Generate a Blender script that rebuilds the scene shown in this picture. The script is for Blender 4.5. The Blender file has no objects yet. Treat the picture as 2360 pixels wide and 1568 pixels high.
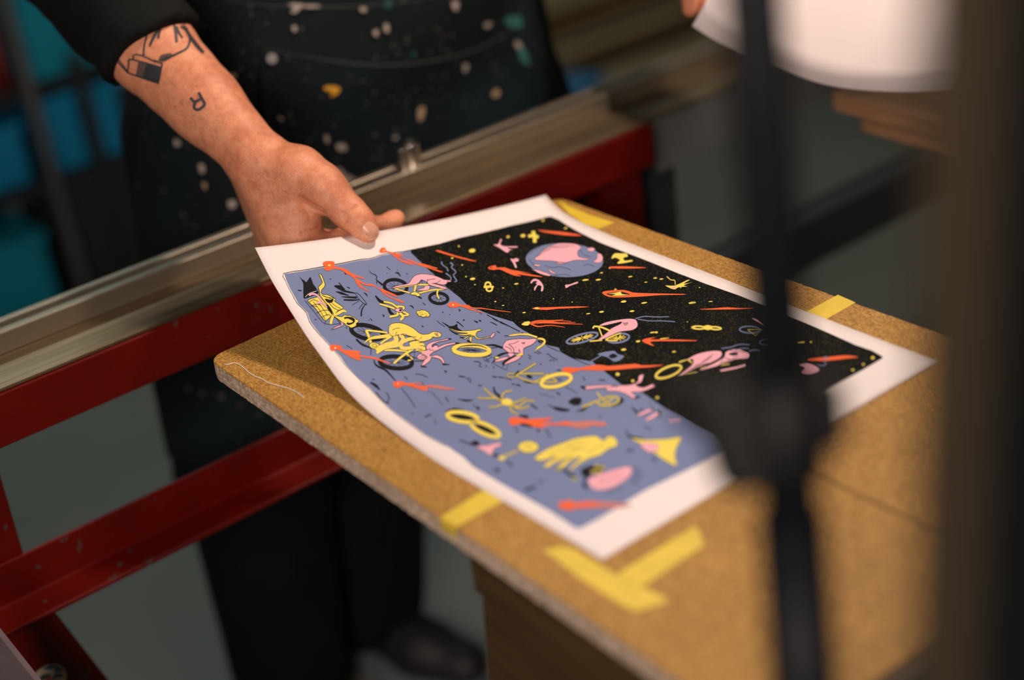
import bpy, bmesh, math, random
import numpy as np
from mathutils import Vector, Matrix
from mathutils.bvhtree import BVHTree
from mathutils.geometry import tessellate_polygon

random.seed(4)
rng = np.random.default_rng(4)
H = 0.80                      # height of the board top above the floor; everything is laid out
                              # with the board top at 0 and lifted by H at the very end
# ---------------------------------------------------------------- camera calibration
FPX, CX, CY = 3482.13, 1180.0, 784.0
RC = np.array([[0.778108, -0.381107, 0.499311]])  # placeholder, filled below
v1 = np.array([6570 - CX, -1825 - CY, FPX]); v1 /= np.linalg.norm(v1)     # along the board's short side
v2 = np.array([-1800 - CX, -725 - CY, FPX])
v2 -= v1 * (v1 @ v2); v2 /= np.linalg.norm(v2)                             # along its long side, away
v3 = np.cross(v1, v2)                                                     # up
RC = np.stack([v1, v2, v3], 1)                                            # camera (x right, y down, z out) <- world
TA = 0.00032567
CAM = -RC.T @ (np.array([478 - CX, 826 - CY, FPX]) * TA)

def ray(px, py):
    return RC.T @ np.array([px - CX, py - CY, FPX])

def W(px, py, **k):
    (ax, val), = k.items()
    i = 'xyz'.index(ax)
    r = ray(px, py)
    return CAM + r * ((val - CAM[i]) / r[i])

def D(px, py, d):
    return CAM + ray(px, py) * (d / FPX)

def proj(P):
    q = (np.asarray(P) - CAM) @ RC.T
    return np.stack([CX + FPX * q[..., 0] / q[..., 2], CY + FPX * q[..., 1] / q[..., 2]], -1)

def depth(P):
    return float(((np.asarray(P) - CAM) @ RC.T)[2])

# ---------------------------------------------------------------- scene helpers
scn = bpy.context.scene
COL = scn.collection

def tag(o, label=None, cat=None, group=None, kind=None):
    if label: o['label'] = label
    if cat: o['category'] = cat
    if group: o['group'] = group
    if kind: o['kind'] = kind
    return o

def empty(name, loc, label=None, cat=None, group=None):
    o = bpy.data.objects.new(name, None)
    o.empty_display_size = 0.05
    COL.objects.link(o)
    o.location = Vector([float(c) for c in loc])
    return tag(o, label, cat, group)

def world_loc(o):
    v = Vector(o.location)
    while o.parent:
        o = o.parent
        v += Vector(o.location)
    return v

def obj(name, verts, faces, mats, parent=None, smooth=False, fmat=None, origin=None):
    """One mesh object; verts are in board coordinates."""
    V = np.asarray(verts, dtype=float).reshape(-1, 3)
    if parent is None:
        if origin is None:
            origin = np.array([(V[:, 0].min() + V[:, 0].max()) / 2, (V[:, 1].min() + V[:, 1].max()) / 2, V[:, 2].min()])
        org = np.asarray(origin, dtype=float)
    else:
        org = np.array(world_loc(parent))
    me = bpy.data.meshes.new(name)
    me.from_pydata([tuple(v) for v in (V - org)], [], [tuple(int(i) for i in f) for f in faces])
    for m in (mats if isinstance(mats, (list, tuple)) else [mats]):
        me.materials.append(m)
    if fmat is not None:
        me.polygons.foreach_set('material_index', np.asarray(fmat, dtype=np.int32))
    if smooth:
        me.polygons.foreach_set('use_smooth', np.ones(len(me.polygons), dtype=bool))
    me.update()
    o = bpy.data.objects.new(name, me)
    COL.objects.link(o)
    if parent is None:
        o.location = Vector(org)
    else:
        o.parent = parent
    return o

def bevel(o, w, seg=2, ang=40):
    m = o.modifiers.new('bevel', 'BEVEL'); m.width = w; m.segments = seg
    m.limit_method = 'ANGLE'; m.angle_limit = math.radians(ang)
    m.harden_normals = False
    for p in o.data.polygons: p.use_smooth = True
    n = o.modifiers.new('wn', 'WEIGHTED_NORMAL'); n.keep_sharp = True
    return o

class MB:
    """collects shapes into one mesh"""
    def __init__(s): s.v = []; s.f = []; s.m = []
    def add(s, V, F, mi=0):
        n = len(s.v)
        s.v += [tuple(map(float, p)) for p in V]
        s.f += [tuple(i + n for i in f) for f in F]
        s.m += [mi] * len(F)
        return s
    def box(s, lo, hi, mi=0):
        (a, b, c), (d, e, f) = lo, hi
        V = [(a, b, c), (d, b, c), (d, e, c), (a, e, c), (a, b, f), (d, b, f), (d, e, f), (a, e, f)]
        return s.add(V, [(0, 3, 2, 1), (4, 5, 6, 7), (0, 1, 5, 4), (1, 2, 6, 5), (2, 3, 7, 6), (3, 0, 4, 7)], mi)
    def prism(s, poly, vec, mi=0):
        """closed polygon (3-D points) swept along vec"""
        P = np.asarray(poly, float); n = len(P); vec = np.asarray(vec, float)
        V = list(P) + list(P + vec)
        F = [tuple(range(n - 1, -1, -1)), tuple(range(n, 2 * n))]
        F += [(i, (i + 1) % n, n + (i + 1) % n, n + i) for i in range(n)]
        nrm = sum((np.cross(P[i] - P[0], P[(i + 1) % n] - P[0]) for i in range(1, n)), np.zeros(3))
        if nrm @ vec < 0: F = [f[::-1] for f in F]
        return s.add(V, F, mi)
    def tube(s, pts, rad, seg=16, mi=0, cap=True):
        P = [np.asarray(p, float) for p in pts]; n = len(P)
        R = rad if hasattr(rad, '__len__') else [rad] * n
        up = np.array([0.13, 0.31, 0.94]); V = []; F = []
        for i in range(n):
            t = P[min(i + 1, n - 1)] - P[max(i - 1, 0)]; t /= np.linalg.norm(t)
            a = np.cross(t, up); a /= np.linalg.norm(a); b = np.cross(a, t)
            for k in range(seg):
                w = 2 * math.pi * k / seg
                V.append(P[i] + R[i] * (math.cos(w) * a + math.sin(w) * b))
        for i in range(n - 1):
            for k in range(seg):
                k2 = (k + 1) % seg
                F.append((i * seg + k, (i + 1) * seg + k, (i + 1) * seg + k2, i * seg + k2))
        if cap:
            F.append(tuple(range(seg))); F.append(tuple((n - 1) * seg + k for k in range(seg - 1, -1, -1)))
        return s.add(V, F, mi)
    def build(s, name, mats, parent=None, smooth=False, **k):
        return obj(name, s.v, s.f, mats, parent, smooth, fmat=s.m, **k)

# ---------------------------------------------------------------- materials
def lin(c):
    return tuple(((x / 255) / 12.92 if x <= 10 else (((x / 255) + 0.055) / 1.055) ** 2.4) for x in c)

def newmat(name):
    m = bpy.data.materials.new(name); m.use_nodes = True
    nt = m.node_tree
    return m, nt, nt.nodes['Principled BSDF']

def plain(name, c, rough=0.6, metal=0.0, spec=0.5, bump=None, vary=None, coat=0):
    """principled colour with an optional noise bump (scale, strength) and colour variation (scale, amount)"""
    m, nt, b = newmat(name)
    b.inputs['Base Color'].default_value = (*c, 1)
    b.inputs['Roughness'].default_value = rough
    b.inputs['Metallic'].default_value = metal
    b.inputs['Specular IOR Level'].default_value = spec
    b.inputs['Coat Weight'].default_value = coat
    tc = nt.nodes.new('ShaderNodeTexCoord')
    if vary:
        n = nt.nodes.new('ShaderNodeTexNoise'); n.inputs['Scale'].default_value = vary[0]; n.inputs['Detail'].default_value = 5
        nt.links.new(tc.outputs['Object'], n.inputs['Vector'])
        r = nt.nodes.new('ShaderNodeValToRGB')
        r.color_ramp.elements[0].position = 0.3; r.color_ramp.elements[1].position = 0.7
        r.color_ramp.elements[0].color = (*[x * (1 - vary[1]) for x in c], 1)
        r.color_ramp.elements[1].color = (*[min(1, x * (1 + vary[1])) for x in c], 1)
        nt.links.new(n.outputs['Fac'], r.inputs['Fac']); nt.links.new(r.outputs['Color'], b.inputs['Base Color'])
    if bump:
        n = nt.nodes.new('ShaderNodeTexNoise'); n.inputs['Scale'].default_value = bump[0]; n.inputs['Detail'].default_value = 4
        nt.links.new(tc.outputs['Object'], n.inputs['Vector'])
        bp = nt.nodes.new('ShaderNodeBump'); bp.inputs['Strength'].default_value = bump[1]; bp.inputs['Distance'].default_value = 0.002
        nt.links.new(n.outputs['Fac'], bp.inputs['Height']); nt.links.new(bp.outputs['Normal'], b.inputs['Normal'])
    return m

def ramp(nt, stops, interp='LINEAR'):
    r = nt.nodes.new('ShaderNodeValToRGB'); r.color_ramp.interpolation = interp
    while len(r.color_ramp.elements) < len(stops): r.color_ramp.elements.new(0.5)
    for e, (p, c) in zip(r.color_ramp.elements, stops):
        e.position = p; e.color = (*c, 1) if len(c) == 3 else c
    return r

def mixc(nt, fac, a, b):
    m = nt.nodes.new('ShaderNodeMix'); m.data_type = 'RGBA'
    for sock, val in ((m.inputs['Factor'], fac), (m.inputs[6], a), (m.inputs[7], b)):
        if hasattr(val, 'is_linked'): nt.links.new(val, sock)
        elif isinstance(val, (int, float)): sock.default_value = val
        else: sock.default_value = (*val, 1)
    return m.outputs[2]

def noise(nt, scale, detail=3, vec=None, rough=0.5):
    n = nt.nodes.new('ShaderNodeTexNoise'); n.inputs['Scale'].default_value = scale
    n.inputs['Detail'].default_value = detail; n.inputs['Roughness'].default_value = rough
    if vec is not None: nt.links.new(vec, n.inputs['Vector'])
    return n

def voro(nt, scale, vec=None, feat='F1', rnd=1.0):
    n = nt.nodes.new('ShaderNodeTexVoronoi'); n.inputs['Scale'].default_value = scale; n.feature = feat
    n.inputs['Randomness'].default_value = rnd
    if vec is not None: nt.links.new(vec, n.inputs['Vector'])
    return n

def mapping(nt, scale=(1, 1, 1), rot=(0, 0, 0)):
    tc = nt.nodes.new('ShaderNodeTexCoord'); mp = nt.nodes.new('ShaderNodeMapping')
    mp.inputs['Scale'].default_value = scale; mp.inputs['Rotation'].default_value = rot
    nt.links.new(tc.outputs['Object'], mp.inputs['Vector'])
    return mp.outputs['Vector']

def math_node(nt, op, a, b=0.5):
    m = nt.nodes.new('ShaderNodeMath'); m.operation = op
    for s, v in ((m.inputs[0], a), (m.inputs[1], b)):
        if hasattr(v, 'is_linked'): nt.links.new(v, s)
        else: s.default_value = v
    return m.outputs[0]

def chipboard(name, c0, c1, c2, flake=420, dark=0.35):
    m, nt, b = newmat(name)
    vec = mapping(nt, (1, 0.62, 1))
    v = voro(nt, flake, vec)
    n = noise(nt, 900, 3, vec, 0.7); n2 = noise(nt, 26, 4, vec)
    f = math_node(nt, 'ADD', math_node(nt, 'MULTIPLY', v.outputs['Color'], 0.55), math_node(nt, 'MULTIPLY', n.outputs['Fac'], 0.5))
    r = ramp(nt, [(0.22, c0), (0.5, c1), (0.8, c2)]); nt.links.new(f, r.inputs['Fac'])
    r2 = ramp(nt, [(0.3, (1 - dark,) * 3), (0.65, (1, 1, 1))]); nt.links.new(n2.outputs['Fac'], r2.inputs['Fac'])
    mm = nt.nodes.new('ShaderNodeMix'); mm.data_type = 'RGBA'; mm.blend_type = 'MULTIPLY'; mm.inputs['Factor'].default_value = 1
    nt.links.new(r.outputs['Color'], mm.inputs[6]); nt.links.new(r2.outputs['Color'], mm.inputs[7])
    v2 = voro(nt, 330, vec); sp = ramp(nt, [(0.10, (1, 1, 1)), (0.16, (0, 0, 0))]); nt.links.new(v2.outputs['Distance'], sp.inputs['Fac'])
    nsp = noise(nt, 60, 2, vec); s2 = ramp(nt, [(0.58, (0, 0, 0)), (0.62, (1, 1, 1))]); nt.links.new(nsp.outputs['Fac'], s2.inputs['Fac'])
    fac = math_node(nt, 'MULTIPLY', sp.outputs['Color'], s2.outputs['Color'])
    col = mixc(nt, fac, mm.outputs[2], tuple(x * 0.3 for x in c0))
    nt.links.new(col, b.inputs['Base Color'])
    b.inputs['Roughness'].default_value = 0.62; b.inputs['Specular IOR Level'].default_value = 0.35
    bp = nt.nodes.new('ShaderNodeBump'); bp.inputs['Strength'].default_value = 0.25; bp.inputs['Distance'].default_value = 0.0006
    nt.links.new(f, bp.inputs['Height']); nt.links.new(bp.outputs['Normal'], b.inputs['Normal'])
    return m

M = {}
M['board'] = chipboard('chipboard_face', (0.16, 0.072, 0.010), (0.42, 0.225, 0.038), (0.66, 0.42, 0.105), flake=1150, dark=0.14)
M['board_edge'] = chipboard('chipboard_edge', (0.26, 0.195, 0.13), (0.54, 0.43, 0.31), (0.85, 0.74, 0.58), flake=620, dark=0.15)
M['paper'] = plain('paper', (0.90, 0.885, 0.865), 0.75, spec=0.25, bump=(900, 0.05))
M['tape'] = plain('yellow_tape', (0.76, 0.60, 0.045), 0.5, vary=(60, 0.1))
M['thread'] = plain('white_thread', (0.85, 0.82, 0.74), 0.9)
M['seam'] = plain('dark_groove', (0.05, 0.03, 0.012), 0.9)
INKS = ['blue', 'black', 'yellow', 'pink', 'orange', 'white', 'softblack', 'paleorange', 'paleyellow']
M['ink_blue'] = plain('ink_blue', (0.195, 0.265, 0.47), 0.8, spec=0.12)
M['ink_yellow'] = plain('ink_yellow', (0.90, 0.80, 0.145), 0.8, spec=0.12)
M['ink_pink'] = plain('ink_pink', (0.90, 0.50, 0.60), 0.8, spec=0.12)
M['ink_orange'] = plain('ink_orange', (0.90, 0.165, 0.055), 0.8, spec=0.12)
M['ink_white'] = plain('ink_bare_paper', (0.86, 0.82, 0.76), 0.7, spec=0.3)
M['ink_softblack'] = plain('ink_line', (0.012, 0.014, 0.018), 0.8, spec=0.12)
M['ink_paleorange'] = plain('ink_overprint', (0.62, 0.235, 0.20), 0.8, spec=0.12)
M['ink_paleyellow'] = plain('ink_olive', (0.62, 0.56, 0.13), 0.8, spec=0.12)

def ink_black():
    m, nt, b = newmat('ink_black_stars')
    vec = mapping(nt)
    v = voro(nt, 900, vec); d = ramp(nt, [(0.18, (1, 1, 1)), (0.26, (0, 0, 0))]); nt.links.new(v.outputs['Distance'], d.inputs['Fac'])
    pick = ramp(nt, [(0.55, (0, 0, 0)), (0.60, (1, 1, 1))])
    sep = nt.nodes.new('ShaderNodeSeparateColor'); nt.links.new(v.outputs['Color'], sep.inputs['Color'])
    nz = noise(nt, 9, 3, vec)
    s = math_node(nt, 'ADD', math_node(nt, 'MULTIPLY', sep.outputs[0], 0.45), math_node(nt, 'MULTIPLY', nz.outputs['Fac'], 0.62))
    nt.links.new(s, pick.inputs['Fac'])
    fac = math_node(nt, 'MULTIPLY', d.outputs['Color'], pick.outputs['Color'])
    col = mixc(nt, math_node(nt, 'MULTIPLY', fac, 0.42), (0.0025, 0.0050, 0.0052), (0.55, 0.50, 0.12))
    nt.links.new(col, b.inputs['Base Color']); b.inputs['Roughness'].default_value = 0.8
    b.inputs['Specular IOR Level'].default_value = 0.12
    return m
M['ink_black'] = ink_black()

def skin_mat():
    m, nt, b = newmat('skin')
    vec = mapping(nt)
    n = noise(nt, 35, 4, vec); r = ramp(nt, [(0.3, (0.66, 0.275, 0.145)), (0.5, (0.77, 0.345, 0.190)), (0.72, (0.82, 0.39, 0.22))])
    nt.links.new(n.outputs['Fac'], r.inputs['Fac'])
    v = voro(nt, 260, vec); rp = ramp(nt, [(0.05, (1, 1, 1)), (0.10, (0, 0, 0))]); nt.links.new(v.outputs['Distance'], rp.inputs['Fac'])
    col = mixc(nt, math_node(nt, 'MULTIPLY', rp.outputs['Color'], 0.25), r.outputs['Color'], (0.30, 0.10, 0.06))
    nf = noise(nt, 1100, 3, vec, 0.65); rf_ = ramp(nt, [(0.30, (0.70, 0.64, 0.62)), (0.52, (1, 1, 1)), (0.75, (1.12, 1.10, 1.08))]); nt.links.new(nf.outputs['Fac'], rf_.inputs['Fac'])
    nm = noise(nt, 140, 4, vec, 0.6); rm_ = ramp(nt, [(0.32, (0.86, 0.78, 0.76)), (0.6, (1, 1, 1))]); nt.links.new(nm.outputs['Fac'], rm_.inputs['Fac'])
    for tex in (rf_, rm_):
        mx = nt.nodes.new('ShaderNodeMix'); mx.data_type = 'RGBA'; mx.blend_type = 'MULTIPLY'; mx.inputs['Factor'].default_value = 1
        nt.links.new(col, mx.inputs[6]); nt.links.new(tex.outputs['Color'], mx.inputs[7]); col = mx.outputs[2]
    nt.links.new(col, b.inputs['Base Color'])
    b.inputs['Roughness'].default_value = 0.52; b.inputs['Specular IOR Level'].default_value = 0.4
    b.inputs['Subsurface Weight'].default_value = 0.12; b.inputs['Subsurface Radius'].default_value = (1.0, 0.35, 0.18)
    b.inputs['Subsurface Scale'].default_value = 0.006
    nb = noise(nt, 700, 3, vec, 0.6); nb2 = noise(nt, 90, 3, vec)
    h = math_node(nt, 'ADD', math_node(nt, 'MULTIPLY', nb.outputs['Fac'], 0.5), nb2.outputs['Fac'])
    bp = nt.nodes.new('ShaderNodeBump'); bp.inputs['Strength'].default_value = 0.22; bp.inputs['Distance'].default_value = 0.001
    nt.links.new(h, bp.inputs['Height']); nt.links.new(bp.outputs['Normal'], b.inputs['Normal'])
    return m
M['skin'] = skin_mat()
M['nail'] = plain('nail', (0.74, 0.40, 0.25), 0.32, spec=0.5)
M['tattoo'] = plain('tattoo_ink', (0.035, 0.040, 0.048), 0.55, spec=0.35)
M['tattoo_soft'] = plain('tattoo_shading', (0.11, 0.075, 0.065), 0.55, spec=0.35)

def cloth(name, c, splat=0.0, scale=60):
    m, nt, b = newmat(name)
    vec = mapping(nt)
    n = noise(nt, 7, 5, vec); r = ramp(nt, [(0.35, tuple(x * 0.55 for x in c)), (0.7, tuple(x * 1.5 for x in c))])
    nt.links.new(n.outputs['Fac'], r.inputs['Fac']); col = r.outputs['Color']
    if splat:
        for sc, th, seedv, pc, amt in ((scale, 0.65, 0.0, (0.20, 0.19, 0.165), 0.45), (scale * 2.2, 0.59, 3.1, (0.13, 0.14, 0.135), 0.5),
                                       (scale * 0.8, 0.655, 7.7, (0.02, 0.11, 0.11), 0.8), (scale * 1.3, 0.675, 5.2, (0.16, 0.05, 0.09), 0.4)):
            ad = nt.nodes.new('ShaderNodeVectorMath'); ad.operation = 'ADD'; ad.inputs[1].default_value = (seedv, seedv * 2, seedv * 3)
            nt.links.new(vec, ad.inputs[0])
            w = noise(nt, 150, 2, ad.outputs[0])
            wm = nt.nodes.new('ShaderNodeVectorMath'); wm.operation = 'SCALE'; wm.inputs['Scale'].default_value = 0.006
            nt.links.new(w.outputs['Color'], wm.inputs[0])
            a2 = nt.nodes.new('ShaderNodeVectorMath'); a2.operation = 'ADD'
            nt.links.new(ad.outputs[0], a2.inputs[0]); nt.links.new(wm.outputs[0], a2.inputs[1])
            v = voro(nt, sc, a2.outputs[0]); d = ramp(nt, [(0.17, (1, 1, 1)), (0.24, (0, 0, 0))]); nt.links.new(v.outputs['Distance'], d.inputs['Fac'])
            sep = nt.nodes.new('ShaderNodeSeparateColor'); nt.links.new(v.outputs['Color'], sep.inputs['Color'])
            cl = noise(nt, 5, 3, ad.outputs[0])
            s = math_node(nt, 'ADD', math_node(nt, 'MULTIPLY', sep.outputs[1], 0.30), math_node(nt, 'MULTIPLY', cl.outputs['Fac'], 0.70))
            pk = ramp(nt, [(th, (0, 0, 0)), (th + 0.02, (1, 1, 1))]); nt.links.new(s, pk.inputs['Fac'])
            fac = math_node(nt, 'MULTIPLY', math_node(nt, 'MULTIPLY', d.outputs['Color'], pk.outputs['Color']), amt * splat)
            col = mixc(nt, fac, col, pc)
    nt.links.new(col, b.inputs['Base Color']); b.inputs['Roughness'].default_value = 0.85; b.inputs['Specular IOR Level'].default_value = 0.2
    wv = noise(nt, 1400, 2, vec)
    bp = nt.nodes.new('ShaderNodeBump'); bp.inputs['Strength'].default_value = 0.3; bp.inputs['Distance'].default_value = 0.0008
    nt.links.new(wv.outputs['Fac'], bp.inputs['Height']); nt.links.new(bp.outputs['Normal'], b.inputs['Normal'])
    return m
M['apron'] = cloth('apron_cloth', (0.0026, 0.0085, 0.0095), 1.0, 62)
M['pocket'] = cloth('apron_pocket_cloth', (0.0022, 0.0082, 0.0115), 0.9, 70)
M['shirt'] = cloth('shirt_cloth', (0.004, 0.0065, 0.0065), 0.0)
M['trousers'] = cloth('trouser_cloth', (0.002, 0.0045, 0.0075), 0.0)
M['hem'] = plain('apron_hem', (0.05, 0.06, 0.06), 0.85)
M['shoe'] = plain('shoe_black', (0.012, 0.014, 0.016), 0.6)
M['shoe_grey'] = plain('shoe_grey', (0.12, 0.16, 0.19), 0.7)
M['paintwhite'] = plain('dried_white_paint', (0.34, 0.31, 0.265), 0.8)
M['paintyellow'] = plain('dried_yellow_paint', (0.62, 0.33, 0.02), 0.6)
M['painttan'] = plain('dried_tan_paint', (0.36, 0.27, 0.16), 0.7)
M['paintteal'] = plain('dried_teal_paint', (0.02, 0.12, 0.11), 0.7)

def brushed(name, c, rough=0.38, streak=(1.5, 60, 60), dirt_shade=0.5, metal=0.85):
    m, nt, b = newmat(name)
    vec = mapping(nt, streak)
    n = noise(nt, 3.0, 5, vec); n2 = noise(nt, 5, 4, mapping(nt, (1, 2.5, 2.5)))
    f = math_node(nt, 'ADD', math_node(nt, 'MULTIPLY', n.outputs['Fac'], 0.5), math_node(nt, 'MULTIPLY', n2.outputs['Fac'], 0.5))
    r = ramp(nt, [(0.36, tuple(x * (1 - dirt_shade) for x in c)), (0.62, c)]); nt.links.new(f, r.inputs['Fac'])
    nt.links.new(r.outputs['Color'], b.inputs['Base Color'])
    b.inputs['Metallic'].default_value = metal
    rr = ramp(nt, [(0.3, (rough + 0.15,) * 3), (0.7, (rough - 0.08,) * 3)]); nt.links.new(f, rr.inputs['Fac'])
    nt.links.new(rr.outputs['Color'], b.inputs['Roughness'])
    return m
M['alu'] = brushed('worn_aluminium', (0.46, 0.37, 0.22), dirt_shade=0.78)  # dark streaks also stand in for the arm's shadow and reflections on the ledge
M['alu_ridge'] = brushed('aluminium_ridge', (0.47, 0.44, 0.33), 0.33, dirt_shade=0.35)
M['groove'] = plain('dark_slot', (0.06, 0.065, 0.06), 0.6, metal=0.5)
M['chrome'] = plain('chrome', (0.80, 0.79, 0.77), 0.12, metal=1.0)
M['grey_steel'] = plain('painted_grey_steel', (0.10, 0.115, 0.12), 0.5, vary=(14, 0.15))
M['dark_steel'] = plain('dark_steel', (0.022, 0.028, 0.032), 0.45)
M['black_metal'] = plain('black_coated_metal', (0.004, 0.0065, 0.009), 0.55, spec=0.2)
M['black_plastic'] = plain('black_plastic', (0.005, 0.007, 0.0075), 0.55, spec=0.22)

def redpaint():
    m, nt, b = newmat('chipped_red_paint')
    vec = mapping(nt)
    n = noise(nt, 18, 4, vec); r = ramp(nt, [(0.3, (0.085, 0.0022, 0.0004)), (0.7, (0.125, 0.0034, 0.0006))]); nt.links.new(n.outputs['Fac'], r.inputs['Fac'])
    c1 = noise(nt, 75, 3, vec, 0.6); c2 = noise(nt, 7, 2, vec)
    s = math_node(nt, 'ADD', math_node(nt, 'MULTIPLY', c1.outputs['Fac'], 0.6), math_node(nt, 'MULTIPLY', c2.outputs['Fac'], 0.4))
    p = ramp(nt, [(0.642, (0, 0, 0)), (0.650, (1, 1, 1))]); nt.links.new(s, p.inputs['Fac'])
    col = mixc(nt, p.outputs['Color'], r.outputs['Color'], (0.06, 0.045, 0.045))
    nt.links.new(col, b.inputs['Base Color']); b.inputs['Roughness'].default_value = 0.42
    b.inputs['Specular IOR Level'].default_value = 0.30
    return m
M['red'] = redpaint()

def concrete():
    m, nt, b = newmat('concrete_floor')
    vec = mapping(nt)
    n = noise(nt, 1.6, 6, vec, 0.6); r = ramp(nt, [(0.30, (0.115, 0.130, 0.105)), (0.55, (0.150, 0.162, 0.130)), (0.75, (0.185, 0.19, 0.15))])
    nt.links.new(n.outputs['Fac'], r.inputs['Fac'])
    v = noise(nt, 9, 4, vec); p = ramp(nt, [(0.64, (0, 0, 0)), (0.72, (1, 1, 1))]); nt.links.new(v.outputs['Fac'], p.inputs['Fac'])
    col = mixc(nt, math_node(nt, 'MULTIPLY', p.outputs['Color'], 0.5), r.outputs['Color'], (0.09, 0.12, 0.10))
    nt.links.new(col, b.inputs['Base Color']); b.inputs['Roughness'].default_value = 0.5
    return m
M['floor'] = concrete()
M['wall'] = plain('wall_paint', (0.20, 0.18, 0.15), 0.85, vary=(2, 0.1))
M['ceiling'] = plain('ceiling_paint', (0.25, 0.23, 0.20), 0.9)

def wood(name, c, axis=(18, 1.5, 18), contrast=0.35):
    m, nt, b = newmat(name)
    vec = mapping(nt, axis)
    n = noise(nt, 3.5, 6, vec, 0.6); r = ramp(nt, [(0.3, tuple(x * (1 - contrast) for x in c)), (0.7, tuple(x * (1 + contrast) for x in c))])
    nt.links.new(n.outputs['Fac'], r.inputs['Fac']); nt.links.new(r.outputs['Color'], b.inputs['Base Color'])
    b.inputs['Roughness'].default_value = 0.6
    return m
M['ply'] = wood('plywood', (0.46, 0.27, 0.14))
M['post'] = wood('brown_timber', (0.036, 0.0275, 0.0135), (9, 9, 0.8), 0.2)
M['trestle'] = wood('trestle_timber', (0.055, 0.033, 0.009))
M['olive'] = wood('cardboard_brown', (0.27, 0.20, 0.095), (4, 4, 4), 0.2)
M['teal'] = plain('teal_plastic', (0.002, 0.25, 0.35), 0.45, vary=(6, 0.15))
M['bluep'] = plain('blue_plastic', (0.002, 0.21, 0.40), 0.45, vary=(6, 0.2))
M['rackpost'] = plain('grey_rack_steel', (0.09, 0.10, 0.105), 0.5)
M['darkbox'] = plain('dark_cardboard', (0.018, 0.022, 0.024), 0.8)
M['redthing'] = plain('dark_red_plastic', (0.16, 0.02, 0.02), 0.5)
M['greyboard'] = plain('grey_card', (0.13, 0.105, 0.115), 0.75, vary=(25, 0.12))
M['rag'] = plain('blue_rag', (0.03, 0.14, 0.26), 0.9)
M['palegrey'] = plain('pale_plastic', (0.42, 0.40, 0.33), 0.6)
# ================================================================ particle board
def pl(px, py, z=0.0):
    return W(px, py, z=z)

board = empty('particle_board', (0.18, -0.28, -0.016),
              'orange-brown particle board with rounded corners and taped marks lying under the colourful print', 'board')
A2, B2, C2, D2 = np.array([0, 0.0]), np.array([.3575, .0155]), np.array([.3733, -.578]), np.array([0.0, -.578])
def round_poly(pts, rad, seg=6):
    out = []; n = len(pts)
    for i in range(n):
        p = pts[i]; a = pts[i - 1] - p; b = pts[(i + 1) % n] - p
        a /= np.linalg.norm(a); b /= np.linalg.norm(b)
        r = rad[i]
        for k in range(seg + 1):
            t = k / seg
            out.append((p + a * r) * (1 - t) ** 2 + 2 * p * t * (1 - t) + (p + b * r) * t ** 2)
    return out
ring0 = round_poly([A2, D2, C2, B2], [0.014, 0.006, 0.006, 0.016])
outl = []
for i in range(len(ring0)):                                  # slightly frayed sawn edge
    a, b = ring0[i], ring0[(i + 1) % len(ring0)]
    k = max(1, int(np.linalg.norm(b - a) / 0.0022))
    for j in range(k): outl.append(a + (b - a) * j / k)
outl = np.array(outl); nO = len(outl)
tn = np.roll(outl, -1, 0) - np.roll(outl, 1, 0); tn /= np.linalg.norm(tn, axis=1)[:, None]
nn = np.stack([-tn[:, 1], tn[:, 0]], 1); nn *= np.sign(((outl - outl.mean(0)) * nn).sum(1))[:, None]
def rg(z, off, jit):
    o = outl + nn * (off + jit * rng.normal(size=(nO, 1)))
    return np.concatenate([o, np.full((nO, 1), z)], 1)
rings = [rg(-.016, -.0012, .0002), rg(-.0152, -.0002, .00018), rg(-.011, 0, .0002), rg(-.006, 0, .0002), rg(-.0012, 0.0001, .0002), rg(-.0003, -.0004, .0002), rg(0, -.0012, .00015)]
V = np.concatenate(rings); F = []; fm = []
for r in range(len(rings) - 1):
    for i in range(nO):
        j = (i + 1) % nO
        F.append((r * nO + i, r * nO + j, (r + 1) * nO + j, (r + 1) * nO + i)); fm.append(1 if r < 4 else 0)
F.append(tuple((len(rings) - 1) * nO + i for i in range(nO))); fm.append(0)
F.append(tuple(range(nO - 1, -1, -1))); fm.append(1)
obj('panel', V, F, [M['board'], M['board_edge']], board, fmat=fm)
MB().box((.1832, -.5765, -.00005), (.1846, -.33, .00012)).build('joint_line', M['seam'], board)

def tape(pxs, z=0.0, th=0.00016, name='tape_strip', extra=None, label=None):
    P = [pl(x, y, z + 0.00005) for x, y in pxs]
    m = MB().prism(P, (0, 0, th))
    if extra: extra(m)
    o = m.build(name, M['tape'], board)
    if label: o['label'] = label
    return o
def wrap(m):
    a, b = pl(1017, 1192), pl(1054, 1214)
    m.prism([(-.0014, a[1], .0002), (-.0014, b[1], .0002), (-.0014, b[1] + .001, -.008), (-.0014, a[1] - .001, -.0075)], (.0012, 0, 0))
tape([(1115, 1130), (1159, 1156), (1054, 1214), (1017, 1192)], extra=wrap, label='yellow tape strip folded over the board edge')
tape([(1253, 1268), (1285, 1262), (1316, 1264), (1420, 1325), (1500, 1363), (1534, 1378), (1536, 1390), (1463, 1410), (1440, 1399), (1340, 1335)], label='bright yellow tape strip under the paper corner')
tape([(1601, 1214), (1612, 1226), (1622, 1258), (1488, 1348), (1440, 1352), (1425, 1322)], z=.00018, label='bright yellow tape strip crossing at the paper corner')
tape([(1287, 463), (1306, 473), (1360, 496), (1416, 514), (1379, 528), (1345, 515), (1310, 492)], label='yellow tape strip behind the far paper corner')
tape([(1931, 680), (1972, 698), (1900, 739), (1855, 721)], label='dull yellow tape strip by the long edge')

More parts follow.
